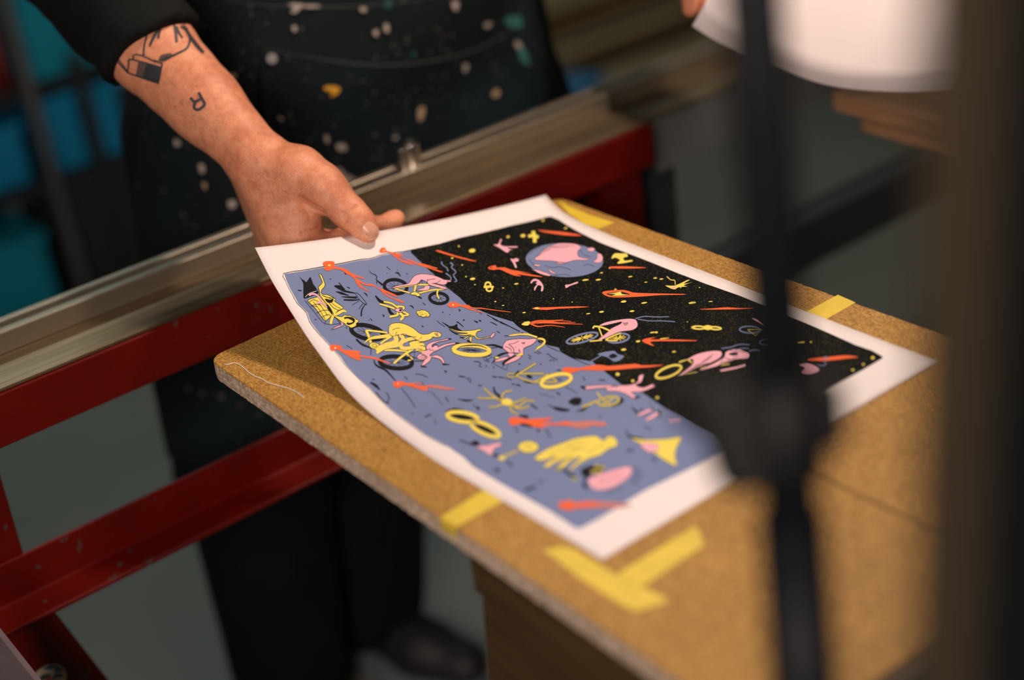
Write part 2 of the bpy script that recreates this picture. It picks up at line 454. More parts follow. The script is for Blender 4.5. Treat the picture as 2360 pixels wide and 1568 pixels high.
th = MB()
tp = [(516, 838), (524, 842), (539, 835), (555, 841), (574, 860), (585, 866), (596, 871), (605, 873), (615, 882), (630, 886), (644, 890), (660, 894), (673, 898), (688, 907), (700, 917)]
tpts = [pl(x, y, .0005) for x, y in tp]
tf = []
for i in range(len(tpts) - 1):
    for j in range(4): tf.append(tpts[i] + (tpts[i + 1] - tpts[i]) * j / 4)
tf.append(tpts[-1]); tf = np.array(tf)
for _ in range(4): tf[1:-1] = (tf[:-2] + tf[1:-1] * 2 + tf[2:]) / 4
th.tube(tf, .00032, 8)
tag(th.build('loose_thread', M['thread'], smooth=True), 'thin white thread lying curled on the left corner of the board', 'thread')

# ================================================================ the print
Lt = np.array([(.0388, -.4048, .0007), (.0373, -.3525, .0007), (.0353, -.2966, .0007), (.0338, -.2546, .0007), (.0342, -.2304, .0009),
               (.0357, -.1998, .0012), (.0372, -.170, .0022), (.0390, -.1450, .0042), (.0407, -.1262, .0082), (.0432, -.106, .0153), (.0462, -.0776, .0261),
               (.0495, -.0529, .0382), (.053, -.0259, .0510), (.0581, .0016, .0694)])
Rt = np.array([(.3354, -.4073, .0007), (.3345, -.364, .0007), (.3339, -.3116, .0007), (.3330, -.2634, .0007), (.3335, -.206, .0007), (.3330, -.1805, .0007),
               (.3322, -.1388, .0007), (.3318, -.0995, .0008), (.3320, -.0706, .0010), (.3327, -.046, .0013), (.3365, -.0139, .0020), (.3403, .0041, .0058), (.342, .0117, .0082)])
def arc_table(T, n=241, it=60):
    s = np.concatenate([[0], np.cumsum(np.linalg.norm(np.diff(T, axis=0), axis=1))]); s /= s[-1]
    t = np.linspace(0, 1, n)
    P = np.stack([np.interp(t, s, T[:, k]) for k in range(3)], 1)
    for _ in range(it): P[1:-1] = (P[:-2] + 2 * P[1:-1] + P[2:]) / 4
    s = np.concatenate([[0], np.cumsum(np.linalg.norm(np.diff(P, axis=0), axis=1))]); s /= s[-1]
    return np.stack([np.interp(t, s, P[:, k]) for k in range(3)], 1)
LT, RT = arc_table(Lt), arc_table(Rt)
def sheet(u, v):
    u = np.asarray(u, float); v = np.asarray(v, float)
    t = np.clip(v, 0, 1) * (len(LT) - 1)
    i = np.minimum(t.astype(int), len(LT) - 2); f = (t - i)[..., None]
    L = LT[i] * (1 - f) + LT[i + 1] * f; R = RT[i] * (1 - f) + RT[i + 1] * f
    P = L * (1 - u[..., None]) + R * u[..., None]
    P[..., 2] -= 0.0052 * 4 * u * (1 - u) * np.maximum(0, L[..., 2] - .001) / .0687
    return P
gu, gv = np.meshgrid(np.linspace(0, 1, 61), np.linspace(0, 1, 121), indexing='ij')
gpx = proj(sheet(gu, gv)).reshape(-1, 2); guv = np.stack([gu.ravel(), gv.ravel()], 1)
def to_uv(px):
    px = np.asarray(px, float)
    k = np.array([np.argmin(((gpx - p) ** 2).sum(1)) for p in px]); uv = guv[k].copy()
    for _ in range(8):
        p0 = proj(sheet(uv[:, 0], uv[:, 1])); e = 1e-3
        ju = (proj(sheet(uv[:, 0] + e, uv[:, 1])) - p0) / e
        vv = np.where(uv[:, 1] > .99, -e, e)
        jv = (proj(sheet(uv[:, 0], uv[:, 1] + vv)) - p0) / vv[:, None]
        r = px - p0; det = ju[:, 0] * jv[:, 1] - ju[:, 1] * jv[:, 0]
        uv[:, 0] += (r[:, 0] * jv[:, 1] - r[:, 1] * jv[:, 0]) / det
        uv[:, 1] += (ju[:, 0] * r[:, 1] - ju[:, 1] * r[:, 0]) / det
        uv = np.clip(uv, 0, 1)
    return uv

NU, NV = 30, 84
prnt = empty('art_print', (.186, -.2, .0), 'large colourful screen print with white border, one corner lifted by the hand', 'print')
uu, vv = np.meshgrid(np.linspace(0, 1, NU + 1), np.linspace(0, 1, NV + 1), indexing='ij')
def normals(u, v):
    e = 1e-3
    a = sheet(np.minimum(u + e, 1), v) - sheet(np.maximum(u - e, 0), v)
    b = sheet(u, np.minimum(v + e, 1)) - sheet(u, np.maximum(v - e, 0))
    n = np.cross(a, b); return n / np.linalg.norm(n, axis=-1)[..., None]
TOP = sheet(uu, vv); NN = normals(uu, vv); TH = 0.00045
n1 = (NU + 1) * (NV + 1); idx = np.arange(n1).reshape(NU + 1, NV + 1)
V = np.concatenate([TOP.reshape(-1, 3), (TOP - NN * TH).reshape(-1, 3)])
F = []
for i in range(NU):
    for j in range(NV):
        q = (idx[i, j], idx[i + 1, j], idx[i + 1, j + 1], idx[i, j + 1])
        F.append(q); F.append(tuple(n1 + k for k in q[::-1]))
bd = [idx[i, 0] for i in range(NU + 1)] + [idx[NU, j] for j in range(1, NV + 1)] + [idx[i, NV] for i in range(NU - 1, -1, -1)] + [idx[0, j] for j in range(NV - 1, 0, -1)]
for a, b in zip(bd, bd[1:] + bd[:1]): F.append((a, n1 + a, n1 + b, b))
paper_o = obj('paper_sheet', V, F, M['paper'], prnt)
for p in paper_o.data.polygons: p.use_smooth = len(p.vertices) == 4 and p.area > 6e-6

class Flat:
    """flat drawing made of filled shapes and strokes, in layers, later laid onto a surface"""
    def __init__(s, names): s.names = names; s.V = []; s.F = []; s.m = []; s.l = []
    def face(s, pts, col, layer):
        n = len(s.V); s.V += [tuple(p) for p in pts]; s.l += [layer] * len(pts)
        if len(pts) == 3 or len(pts) == 4: s.F.append(tuple(range(n, n + len(pts)))); s.m.append(s.names.index(col)); return
        for t in tessellate_polygon([[Vector((p[0], p[1], 0)) for p in pts]]):
            s.F.append(tuple(n + k for k in t)); s.m.append(s.names.index(col))
    def strip(s, A, B, col, layer):
        n = len(s.V); k = len(A)
        s.V += [tuple(p) for p in A] + [tuple(p) for p in B]; s.l += [layer] * (2 * k)
        for i in range(k - 1):
            s.F.append((n + i, n + i + 1, n + k + i + 1, n + k + i)); s.m.append(s.names.index(col))
    def mapped(s, fn): s.V = [tuple(p) for p in fn(np.array(s.V))]; return s
    def lay(s, surf, us, vs, mats, name, parent, base, step):
        """cut along grid lines us / vs, then lay the vertices on the surface"""
        bm = bmesh.new(); vs_ = [bm.verts.new((p[0], p[1], l)) for p, l in zip(s.V, s.l)]
        for f, m in zip(s.F, s.m):
            try: q = bm.faces.new([vs_[i] for i in f]); q.material_index = m
            except ValueError: pass
        for co, no in [((u, 0, 0), (1, 0, 0)) for u in us] + [((0, v, 0), (0, 1, 0)) for v in vs]:
            bmesh.ops.bisect_plane(bm, geom=bm.verts[:] + bm.edges[:] + bm.faces[:], dist=1e-7, plane_co=co, plane_no=no)
        bm.verts.index_update()
        C = np.array([v.co[:] for v in bm.verts]); Fs = []; mi = []
        P, N, ok = surf(C[:, :2])
        P = P + N * (base + step * C[:, 2:3])
        for f in bm.faces:
            ids = [v.index for v in f.verts]
            if not all(ok[i] for i in ids): continue
            a = P[ids]; nrm = np.cross(a[1] - a[0], a[2] - a[0])
            if nrm @ N[ids[0]] < 0: ids = ids[::-1]
            Fs.append(ids); mi.append(f.material_index)
        bm.free()
        return obj(name, P, Fs, mats, parent, fmat=mi)

FR = {None: (0, 0, 1), 'A': (580, 440, 3.92), 'B': (1000, 460, 3.92), 'C': (1100, 780, 3.92), 'D': (700, 780, 3.92), 'E': (1500, 600, 3.92),
      'G': (640, 600, 7.84), 'H': (780, 720, 7.84), 'I': (860, 560, 7.84), 'J': (1020, 720, 7.84), 'T': (100, 0, 3.92), 'N': (450, 280, 3.92), 'S': (400, 0, 2.6133)}
def pts(fr, s):
    ox, oy, k = FR[fr]
    return np.array([[ox + float(a) / k, oy + float(b) / k] for a, b in (t.split(',') for t in s.split())])
def smooth_pts(P, closed, n=4):
    out = []; N = len(P)
    for i in range(N if closed else N - 1):
        p0 = P[(i - 1) % N] if closed or i > 0 else P[0]
        p1, p2 = P[i], P[(i + 1) % N]
        p3 = P[(i + 2) % N] if closed or i + 2 < N else P[-1]
        for k in range(n):
            t = k / n
            out.append(0.5 * (2 * p1 + (p2 - p0) * t + (2 * p0 - 5 * p1 + 4 * p2 - p3) * t * t + (3 * p1 - p0 - 3 * p2 + p3) * t ** 3))
    if not closed: out.append(P[-1])
    return np.array(out)
cur = Flat(INKS)
def stroke(P, w, col, layer, closed=False):
    P = np.asarray(P)
    if closed: P = np.concatenate([P, P[:1]])
    n = len(P); t = np.gradient(P, axis=0)
    if closed: t[0] = t[-1] = P[1] - P[-2]
    t /= np.linalg.norm(t, axis=1)[:, None] + 1e-9
    q = np.stack([-t[:, 1], t[:, 0]], 1)
    ww = np.interp(np.linspace(0, 1, n), np.linspace(0, 1, len(w)), w) if hasattr(w, '__len__') else np.full(n, w)
    cur.strip(P + q * ww[:, None] / 2, P - q * ww[:, None] / 2, col, layer)
def P_(col, fr, s, out=1.1, layer=4, sm=3):
    p = pts(fr, s)
    if sm: p = smooth_pts(p, True, sm)
    cur.face(p, col, layer)
    if out: stroke(p, out, 'softblack', layer + 1, True)
def S_(col, fr, s, w=1.2, layer=6, sm=4, out=0):
    p = pts(fr, s)
    if sm and len(p) > 2: p = smooth_pts(p, False, sm)
    if out:
        wo = [x + out for x in w] if hasattr(w, '__len__') else w + out
        stroke(p, wo, 'softblack', layer - 1)
    stroke(p, w, col, layer)
def ell(fr, cx, cy, rx, ry, rot=0, n=28):
    ox, oy, k = FR[fr]; a = np.linspace(0, 2 * np.pi, n, endpoint=False); r = math.radians(rot)
    x, y = rx * np.cos(a), ry * np.sin(a)
    return np.stack([ox + (cx + x * math.cos(r) - y * math.sin(r)) / k, oy + (cy + x * math.sin(r) + y * math.cos(r)) / k], 1)
def E_(col, fr, cx, cy, rx, ry=None, rot=0, out=0, layer=6, n=20):
    p = ell(fr, cx, cy, rx, ry or rx, rot, n); cur.face(p, col, layer)
    if out: stroke(p, out, 'softblack', layer + 1, True)
def R_(col, fr, cx, cy, rx, ry, rot, w, layer=4, out=0):
    p = ell(fr, cx, cy, rx, ry, rot, 40)
    if out: stroke(p, w + out, 'softblack', layer - 1, True)
    stroke(p, w, col, layer, True)
def spokes(fr, cx, cy, rx, ry, rot, n=9, w=0.9, col='softblack', layer=3, r0=.12, r1=.8):
    a = ell(fr, cx, cy, rx * r0, ry * r0, rot, n); b = ell(fr, cx, cy, rx * r1, ry * r1, rot, n)
    for p, q in zip(a, b): stroke(np.array([p, q]), w, col, layer)

OUT = "655,632 700,625 745,617 790,609 830,600.5 848,599 862,596 878,590 905,585 925,583 947,577 1000,566 1058,549 1107,538 1180,520 1225,510 1262,500 1270,499.5 1288,507 1332,534 1383,559.5 1420,574 1472,594 1500,605 1564,631 1627,655 1704,682 1763,706 1806,725 1857,745 1934,779 1972,796 2010,809 2033,822 2034,826 1985,855 1908,896 1872,916 1750,992 1608,1072 1488,1130 1380,1196 1336,1219 1325,1217 1271,1181 1162,1119 1090,1076 1068,1054 1030,1028 981,1002 904,946 853,895 797,841 784,821 759,793 734,766 716,742 709,721 688,700 677,680 668,664 660,646"
P_('blue', None, OUT, 0, 0, 0)
P_('black', None, "947,577 1000,566 1058,549 1107,538 1180,520 1225,510 1262,500 1270,499.5 1288,507 1332,534 1383,559.5 1420,574 1472,594 1500,605 1564,631 1627,655 1704,682 1763,706 1806,725 1857,745 1934,779 1972,796 2010,809 2033,822 2034,826 1985,855 1908,896 1872,916 1750,992 1668,1038 1640,1003 1605,985 1572,964 1534,943 1483,907.5 1432,887 1396,859 1365,834 1317,826 1292,812 1288,802 1275,799 1256,795 1237,779 1224,771 1205,761 1192,752 1182,742 1147.5,731.5 1122,722.5 1102,714 1077,704 1058,685 1035,667 1010,645 1001.6,634 987.5,622.5 971,606 957,592 947,583", 0, 1, 0)
S_('softblack', None, "1010,564 947,577 925,581 905,583 878,588 862,594 848,597 830,598.5 790,607 745,615 700,623 653,631 657,646 665,664 674,680 685,700 706,721 713,742 731,766 756,793 781,821 795,842 851,896 902,947 979,1003 1028,1029", [2.2, 1.2, 2.0, .8, 1.6, .8, 1.1], 2, 2)
# --- comets
P_('orange', 'G', "815,50 870,25 950,22 1015,35 1030,75 1020,115 1060,125 1130,140 1210,160 1290,210 1380,265 1560,330 1520,345 1410,305 1430,345 1530,400 1600,435 1720,440 1800,500 1900,530 1990,570 2060,600 2180,660 2140,668 2010,620 1955,580 1950,600 1990,640 2100,695 2200,720 2300,780 2240,775 2090,710 1970,655 1900,600 1850,545 1740,480 1640,470 1530,440 1480,405 1490,440 1560,510 1680,585 1600,555 1480,490 1415,410 1390,350 1320,290 1230,245 1160,190 1060,165 990,165 950,190 880,195 835,165 850,120 820,95", 0, 9, 2)
E_('yellow', 'G', 930, 100, 24, 18, layer=10)
P_('orange', 'I', "115,140 150,95 215,100 230,140 290,165 400,190 540,230 530,245 450,250 570,290 700,325 800,370 900,385 1050,430 1160,465 1130,475 1000,440 1100,480 1260,530 1200,535 1000,465 830,415 720,370 600,310 480,275 440,262 520,320 640,350 735,400 680,400 520,350 420,280 350,225 270,175 200,180 125,180", 0, 9, 2)
E_('yellow', 'I', 192, 145, 18, 13, layer=10)
P_('orange', 'I', "1355,1110 1400,1080 1520,1085 1550,1110 1600,1130 1720,1130 1790,1175 1950,1180 2100,1205 2460,1252 2460,1262 2150,1225 1950,1200 1800,1195 1700,1160 1800,1210 1980,1265 1950,1272 1780,1225 1650,1180 1560,1155 1500,1175 1420,1180 1350,1150", 0, 9, 2)
E_('white', 'I', 1445, 1130, 16, 12, layer=10)
P_('orange', 'D', "235,75 265,60 345,75 345,105 410,110 520,125 490,150 560,165 640,175 720,205 790,230 740,225 650,195 570,182 500,175 525,205 470,195 400,160 340,125 300,105 250,118", 0, 9, 2)
E_('white', 'D', 285, 92, 9, 6, layer=10)
P_('orange', 'D', "810,400 890,392 930,410 1070,405 1050,415 990,420 1060,435 1170,434 1180,446 1110,445 1120,470 1050,462 960,440 900,430 850,455 815,435", 0, 9, 2)
P_('paleorange', 'D', "1060,434 1200,428 1300,448 1390,462 1300,470 1180,452 1110,447 1120,480 1050,470 1020,450", 0, 8, 2)
E_('white', 'D', 852, 415, 7, 5, layer=10)
P_('orange', 'C', "285,740 320,715 380,725 480,735 680,720 640,745 580,765 600,815 500,800 420,770 330,795 290,770", 0, 9, 2)
P_('orange', 'C', "580,760 720,772 800,755 860,772 800,790 650,786", 0, 9, 2)
P_('paleorange', 'C', "560,770 720,770 800,755 900,760 1020,750 1160,765 1150,800 1040,795 960,820 860,805 780,790 650,790 600,815", 0, 8, 2)
P_('orange', 'C', "740,1490 860,1470 880,1500 940,1488 1040,1480 1110,1500 1020,1525 900,1535 840,1560 750,1540", 0, 9, 2)
P_('paleorange', 'C', "900,1490 1040,1478 1300,1495 1400,1512 1220,1540 1050,1535 900,1540", 0, 8, 2)
P_('orange', 'B', "1155,1550 1190,1520 1260,1525 1320,1525 1480,1497 1580,1510 1820,1490 1880,1505 2080,1500 1960,1520 1800,1530 1640,1545 1450,1550 1330,1545 1240,1575", 0, 9, 2)
P_('orange', 'B', "490,620 520,605 560,600 570,620 640,618 700,640 880,670 770,662 980,700 930,702 830,690 740,678 790,697 720,690 640,655 590,635 540,640 500,635", 0, 9, 2)
E_('softblack', 'B', 515, 622, 9, 5, layer=10)
for s_ in ("25,462 60,468 200,512 380,560 340,560 200,526 30,475", "940,280 1000,285 1180,300 1345,330 1200,328 1000,300", "1590,612 1700,608 1860,615 1920,622 1750,628 1600,625",
           "885,990 930,975 970,980 1110,975 1300,970 1405,975 1280,985 1120,992 1020,1003 930,998", "1520,850 1560,830 1720,822 1800,845 1950,852 2255,858 2250,866 2060,868 1900,880 1700,890 1580,885",
           "1880,1283 1920,1260 2010,1250 1950,1270 2100,1268 2380,1278 2300,1285 2050,1285 1950,1292 1995,1330 1930,1310"):
    P_('orange', 'B', s_, 0, 9, 2)
P_('softblack', 'B', "1560,855 1650,840 1700,840 1770,862 1700,875 1600,872", 0, 10)
P_('yellow', 'B', "1565,858 1650,845 1690,835 1700,858 1770,866 1690,876 1600,876 1640,862", .7, 11)
E_('yellow', 'B', 930, 988, 22, 8, layer=10)
for s_, w_ in (("865,1122 940,1100 1060,1098 1170,1090", [4, 2, 1]), ("865,1122 1000,1108 1120,1100 1240,1106", [4, 2, 1]), ("865,1122 1000,1118 1150,1125 1345,1132", [4, 2.4, 1]), ("865,1122 940,1152 1050,1142 1180,1158", [4, 2, 1]), ("900,1118 1050,1110 1140,1118 1280,1115", [3, 2, 1])):
    S_('orange', 'B', s_, w_, 9)
P_('yellow', 'B', "790,1135 820,1110 865,1105 870,1125 850,1145 820,1145", .8, 10)
P_('orange', 'E', "440,447 560,440 680,430 800,437 940,437 800,447 620,450 500,451", 0, 9, 2)
P_('orange', 'E', "1415,905 1500,888 1600,880 1760,865 1875,880 1800,890 1600,912 1500,912", 0, 9, 2)
# --- planet
E_('blue', 'B', 1180, 550, 350, 153, 2, 0, 3, 48)
for s_ in ("910,545 960,490 1000,450 1100,405 1180,397 1290,407 1330,440 1300,470 1310,520 1400,540 1380,550 1290,550 1240,560 1170,575 1080,560 1000,555", "1380,455 1420,435 1455,450 1430,475",
           "1480,490 1515,500 1527,540 1500,575 1440,565 1470,540", "900,590 950,590 960,605 910,605", "885,635 960,645 1050,680 1040,695 960,675", "1030,625 1070,650 1110,675 1060,665", "1110,575 1160,570 1190,580 1130,585"):
    P_('pink', 'B', s_, .9, 4)
for s_ in ("980,470 1080,430 1180,418 1270,425", "930,520 990,480 1060,452", "860,600 900,640 960,680", "860,500 900,460 960,430", "1320,450 1350,500 1420,520", "1000,600 1080,620 1140,610 1240,640", "1080,690 1180,680 1230,690", "1350,600 1400,590 1450,610", "855,540 880,570 930,620", "1050,425 1120,440 1210,432"):
    S_('softblack', 'B', s_, .9, 6)
# --- octopus rider
R_('softblack', 'H', 520, 365, 295, 118, 13, 10, 2); spokes('H', 520, 365, 250, 100, 13, 11)
R_('softblack', 'H', 520, 365, 332, 142, 13, 1.2, 2)
R_('softblack', 'H', 1040, 910, 290, 108, 4, 10, 2); spokes('H', 1040, 910, 250, 90, 4, 11)
S_('softblack', 'H', "320,490 420,580 560,640 590,660 580,780", [4, 5, 2, 1.5], 3); S_('softblack', 'H', "640,860 680,960 850,1050 950,1150 1040,1250", [1.5, 5, 4, 1.6], 3)
for s_, w_ in (("500,330 560,470 590,590", 6), ("500,330 700,350 880,375", 4), ("830,690 1000,690 1240,705", 4.5), ("1350,670 1220,750 1090,850 1000,930", 5), ("1220,750 1340,850 1250,880", 3.5)):
    S_('yellow', 'H', s_, w_, 5, 2, 1.8)
E_('yellow', 'H', 650, 610, 95, 58, 10, 1.2, 5); E_('yellow', 'H', 650, 610, 40, 28, 10, 1, 7)
for s_, w_ in (("940,400 900,430 760,450 620,470 540,500 470,560", [9, 7, 2]), ("960,440 860,500 760,570", 4.5), ("1110,410 1170,490 1090,590 960,620 830,650 720,720 690,745", [9, 9, 6]),
               ("1000,390 1035,460 1040,530 980,565 860,590 740,640 680,690", [11, 11, 9, 6]), ("1560,480 1420,540 1310,570 1330,600 1430,590 1520,580 1540,610", [8, 6, 5]), ("1400,470 1250,500 1140,560 1140,640 1230,660 1350,640 1480,640 1550,660 1520,700 1400,690", [8, 9, 7, 5])):
    S_('yellow', 'H', s_, w_, 7, 4, 1.8)
P_('yellow', 'H', "910,300 912,265 945,225 1010,203 1120,200 1250,240 1370,310 1440,370 1500,402 1560,407 1640,395 1700,362 1780,362 1840,385 1860,415 1840,450 1780,465 1725,455 1690,462 1685,485 1600,520 1480,540 1400,500 1330,450 1200,420 1100,410 1000,440 940,420 905,360", 1.1, 8)
for s_ in ("970,335 1040,300 1110,298", "1040,420 1040,380 1065,362", "1130,430 1150,405 1210,405 1260,440 1330,455 1410,450", "1380,530 1450,500 1505,460"): S_('softblack', 'H', s_, 1.0, 10)
for x, y in ((940, 268), (930, 350), (980, 378), (880, 410), (750, 448), (1025, 462), (995, 520), (1115, 418), (1220, 400), (1170, 490), (1350, 495), (1465, 500), (1600, 487), (1220, 545), (1125, 592), (1200, 655), (1330, 645), (1445, 640), (810, 592), (985, 605), (885, 640)):
    E_('pink', 'H', x, y, 19, 13, 0, 0, 10, 10)
E_('pink', 'H', 1765, 397, 30, 14, 0, .9, 10, 12); E_('pink', 'H', 1787, 430, 22, 12, 0, .9, 10, 12)
# pink falling figure
P_('pink', 'H', "1600,690 1580,640 1620,580 1700,540 1850,510 1960,485 2000,490 1960,515 1800,545 1700,590 1690,620 1760,600 1800,620 1800,640 1900,590 2100,550 2110,580 1950,620 1800,690 1730,720 1650,780 1670,800 1780,780 1880,830 1920,920 1890,930 1840,860 1740,830 1680,820 1660,880 1560,960 1510,975 1500,960 1560,860 1580,810 1500,770 1490,730 1560,700", 1.2, 6, 2)
P_('pink', 'H', "1420,810 1490,750 1590,800 1600,830 1520,870 1440,850", 1.2, 6)
for s_, w_ in (("1990,490 2040,490", 3), ("2110,565 2200,568", [4, 1]), ("1490,980 1600,1000", [4, 1.5]), ("1880,945 2010,955", [4, 1.5]), ("1600,690 1650,670 1660,700 1710,690 1720,710", 1.1), ("1690,640 1740,600 1790,605", 2.4),
               ("1440,830 1540,790", 1), ("1480,850 1590,810", 1), ("1290,740 1480,700 1560,700", 1.3), ("1300,800 1440,850", 1.2), ("1290,740 1300,860 1440,890 1540,880", 1.3), ("1380,720 1370,860", 1.1), ("1610,757 1618,760", 2)):
    S_('softblack', 'H', s_, w_, 9)
# --- pink cyclist at the top
R_('softblack', 'I', 405, 795, 205, 125, 8, 8, 2); spokes('I', 405, 795, 190, 110, 8, 10)
R_('softblack', 'I', 1185, 1005, 165, 95, 6, 7.5, 2); spokes('I', 1185, 1005, 150, 85, 6, 9)
for s_, w_ in (("730,775 790,760 1000,765", 3.5), ("770,775 750,860 745,910", 4.5), ("390,830 660,910", 3), ("820,915 1000,870 1160,845", 3.5), ("1175,850 1155,930 1190,1015", 3.5), ("1170,848 1280,842", 3), ("420,826 560,800 720,778", 2)):
    S_('yellow', 'I', s_, w_, 5, 3, 1.6)
P_('yellow', 'I', "670,920 740,890 780,895 830,920 850,960 800,975 760,950 700,945", 1.2, 6)
S_('softblack', 'I', "780,960 880,1010", 3, 5)
P_('pink', 'I', "340,820 430,780 630,740 700,650 760,595 860,568 960,570 1100,595 1220,640 1280,670 1340,675 1405,690 1400,712 1335,725 1325,750 1260,768 1160,748 1090,742 1200,770 1300,805 1340,832 1290,845 1160,812 1030,775 985,740 940,700 875,680 840,730 790,760 600,785 430,815 350,832", 1.2, 7)
P_('pink', 'I', "930,785 1020,780 1025,825 980,865 850,872 775,865 850,835 920,815", 1.2, 6)
for s_ in ("985,740 975,705 1010,675 1120,660", "1060,745 1150,730 1215,685", "790,755 840,715 873,672 890,740", "960,672 985,678", "1335,690 1360,712"): S_('softblack', 'I', s_, 1.2, 10)
for s_ in ("1235,345 1250,400 1330,460 1355,520", "1315,555 1400,625 1400,680", "1390,360 1440,400 1415,450 1495,530 1450,590 1510,690 1470,705"): S_('blue', 'I', s_, [3.4, 2.2, 3], 5)
S_('softblack', 'G', "1650,195 1700,245 1760,265 1790,310 1780,350 1830,400 1895,450", [1, 2, 2, 5], 3)
# --- little frog figure, cookie, banana skin
S_('softblack', 'I', "40,960 130,1060 240,1085", [3, 7, 4], 3); S_('softblack', 'I', "270,1170 310,1260 375,1310", [5, 7, 5], 3)
for s_, w_ in (("190,1070 320,1095 420,1160 460,1190", 4), ("120,1110 260,1150 390,1195", 4), ("440,1150 550,1165 540,1210", 4), ("430,1260 440,1310 300,1340", 5), ("480,1270 540,1340 490,1400", 6), ("540,1250 640,1305 540,1320", 4)):
    S_('yellow', 'I', s_, w_, 6, 4, 1.8)
E_('pink', 'I', 465, 1225, 76, 34, 9, 1, 7); E_('softblack', 'I', 492, 1226, 26, 18, layer=9)
P_('yellow', 'I', "785,1255 800,1230 840,1235 870,1217 905,1225 940,1222 965,1245 1000,1260 1005,1285 1032,1300 1010,1325 1005,1347 950,1338 900,1352 860,1330 815,1325 810,1300 790,1285", 1.2, 5)
for s_ in ("820,1280 860,1262", "880,1255 890,1285", "850,1300 910,1305", "930,1280 960,1290", "950,1320 980,1315"): S_('softblack', 'I', s_, .9, 7)
P_('softblack', 'J', "95,262 200,248 235,225 270,222 275,285 350,340 230,335 140,300", 0, 3)
P_('yellow', 'J', "100,275 200,320 330,345 560,330 640,310 700,315 705,335 640,350 600,400 630,465 740,470 860,440 860,460 740,485 620,490 570,430 530,460 520,545 490,520 490,460 550,425 480,440 400,490 380,480 440,440 520,408 400,425 250,405 380,395 460,385 300,370 180,330", 1.1, 5, 2)
P_('pink', 'J', "860,450 910,385 950,385 930,430 890,470", 1.1, 6)
S_('softblack', 'J', "110,310 240,390 380,400", [1, 4, 1], 3); S_('softblack', 'J', "310,455 390,470", 3, 3); S_('softblack', 'J', "440,515 520,545", 4, 3)
# --- yellow tyre, seated figure, yellow bicycle
R_('yellow', 'J', 525, 690, 325, 88, 3, 9.5, 5, 1.8); spokes('J', 525, 690, 240, 62, 3, 12, 1.1, r1=.75); E_('softblack', 'J', 530, 685, 26, 12, layer=4)
S_('softblack', 'J', "250,680 330,630 450,608 640,605 760,640 800,665", [1, 3, 1], 6)
S_('softblack', 'J', "780,600 930,600 1085,650", [2, 5, 5], 3); S_('softblack', 'J', "880,650 1000,640", 1.6, 3)
P_('pink', 'J', "940,900 960,870 1100,820 1210,810 1180,780 1200,740 1300,760 1220,830 1050,890", 1.1, 5)
P_('pink', 'J', "1090,640 1110,570 1180,510 1390,485 1540,490 1680,480 1690,520 1620,590 1470,660 1465,730 1430,800 1350,870 1200,930 1105,955 1110,920 1250,830 1330,790 1380,750 1300,740 1200,740 1130,690", 1.2, 6)
for s_, w_ in (("930,840 1060,770 1190,735", [4, 5, 2]), ("1090,935 1200,850 1340,790", [5, 6, 2]), ("885,945 945,870", [1, 4]), ("1060,930 1110,945 1085,990", [1, 4, 1]), ("1195,585 1260,640 1290,690 1280,740", 1.4), ("1200,585 1290,570 1375,530", 1), ("1130,625 1230,670 1240,720", 1.2), ("1380,680 1400,740", 2), ("1430,550 1460,580 1490,555 1450,560", 1.3), ("1310,635 1325,640", 1.6)):
    S_('softblack', 'J', s_, w_, 9)
S_('yellow', 'J', "1340,790 1455,765", 4, 10, out=1); S_('yellow', 'J', "950,828 1012,830", 4, 10, out=1)
S_('yellow', 'J', "1200,428 1300,415 1400,405 1530,405 1620,430 1710,460", [2, 4, 3.4, 4.6, 3.6, 4.4], 6, 4, 1.6); S_('yellow', 'J', "1720,480 1800,490 1845,520 1830,570 1780,620 1740,640 1680,695", [3, 5, 4, 5.5, 3.4, 5.4, 1], 6, 4, 1.6)
S_('softblack', 'J', "1115,432 1200,432", 1.6, 5); P_('softblack', 'J', "1720,510 1760,520 1820,590 1840,600 1790,570 1730,545", 0, 3)
for s_, w_ in (("1680,930 1330,1150", 4), ("1400,1115 1820,1115", 3.5), ("1330,1150 1640,1270 1900,1120", 3.5), ("1640,1270 2070,1265", 3.5), ("1880,1120 2070,1250", 3.5), ("1330,1160 1230,1185 1170,1150 1190,1110 1300,1125", 2.5)):
    S_('paleyellow', 'J', s_, w_, 5, 2, 1.6)
R_('yellow', 'J', 2055, 1240, 275, 105, -13, 8.5, 6, 1.6); E_('softblack', 'J', 1570, 1170, 60, 28, 20, 0, 3); E_('softblack', 'J', 1540, 1265, 80, 20, 14, 0, 3); S_('softblack', 'J', "1300,1150 1380,1060", 3.6, 4); spokes('J', 2100, 1225, 90, 50, 0, 8, .8)
# --- lower left drawings
S_('softblack', 'C', "150,440 160,490 225,545", [3, 5, 6], 4)
for s_ in ("60,450 110,500 200,560 260,580", "0,540 80,545 160,545 230,580", "320,475 250,490 220,540 260,580", "520,570 440,570 370,620 300,590", "440,540 350,580 290,590", "100,625 170,620 230,600 270,585", "470,615 380,640 300,600", "370,690 310,660 295,600"):
    S_('paleyellow', 'C', s_, [3, 4, 4], 5, 4, 1.4)
E_('yellow', 'C', 268, 580, 48, 32, layer=7)
E_('softblack', 'D', 1430, 715, 105, 25, 8, 0, 3); E_('softblack', 'D', 1640, 825, 95, 28, 24, 0, 3); S_('softblack', 'D', "1280,665 1360,640 1450,652", [2, 5, 2], 3)
R_('yellow', 'D', 1435, 715, 140, 42, 8, 9, 5, 1.2); R_('yellow', 'D', 1640, 825, 140, 42, 24, 9, 5, 1.2)
P_('pink', 'D', "1560,980 1640,975 1780,945 1770,980 1720,1000 1695,1060 1640,1030", .8, 5)
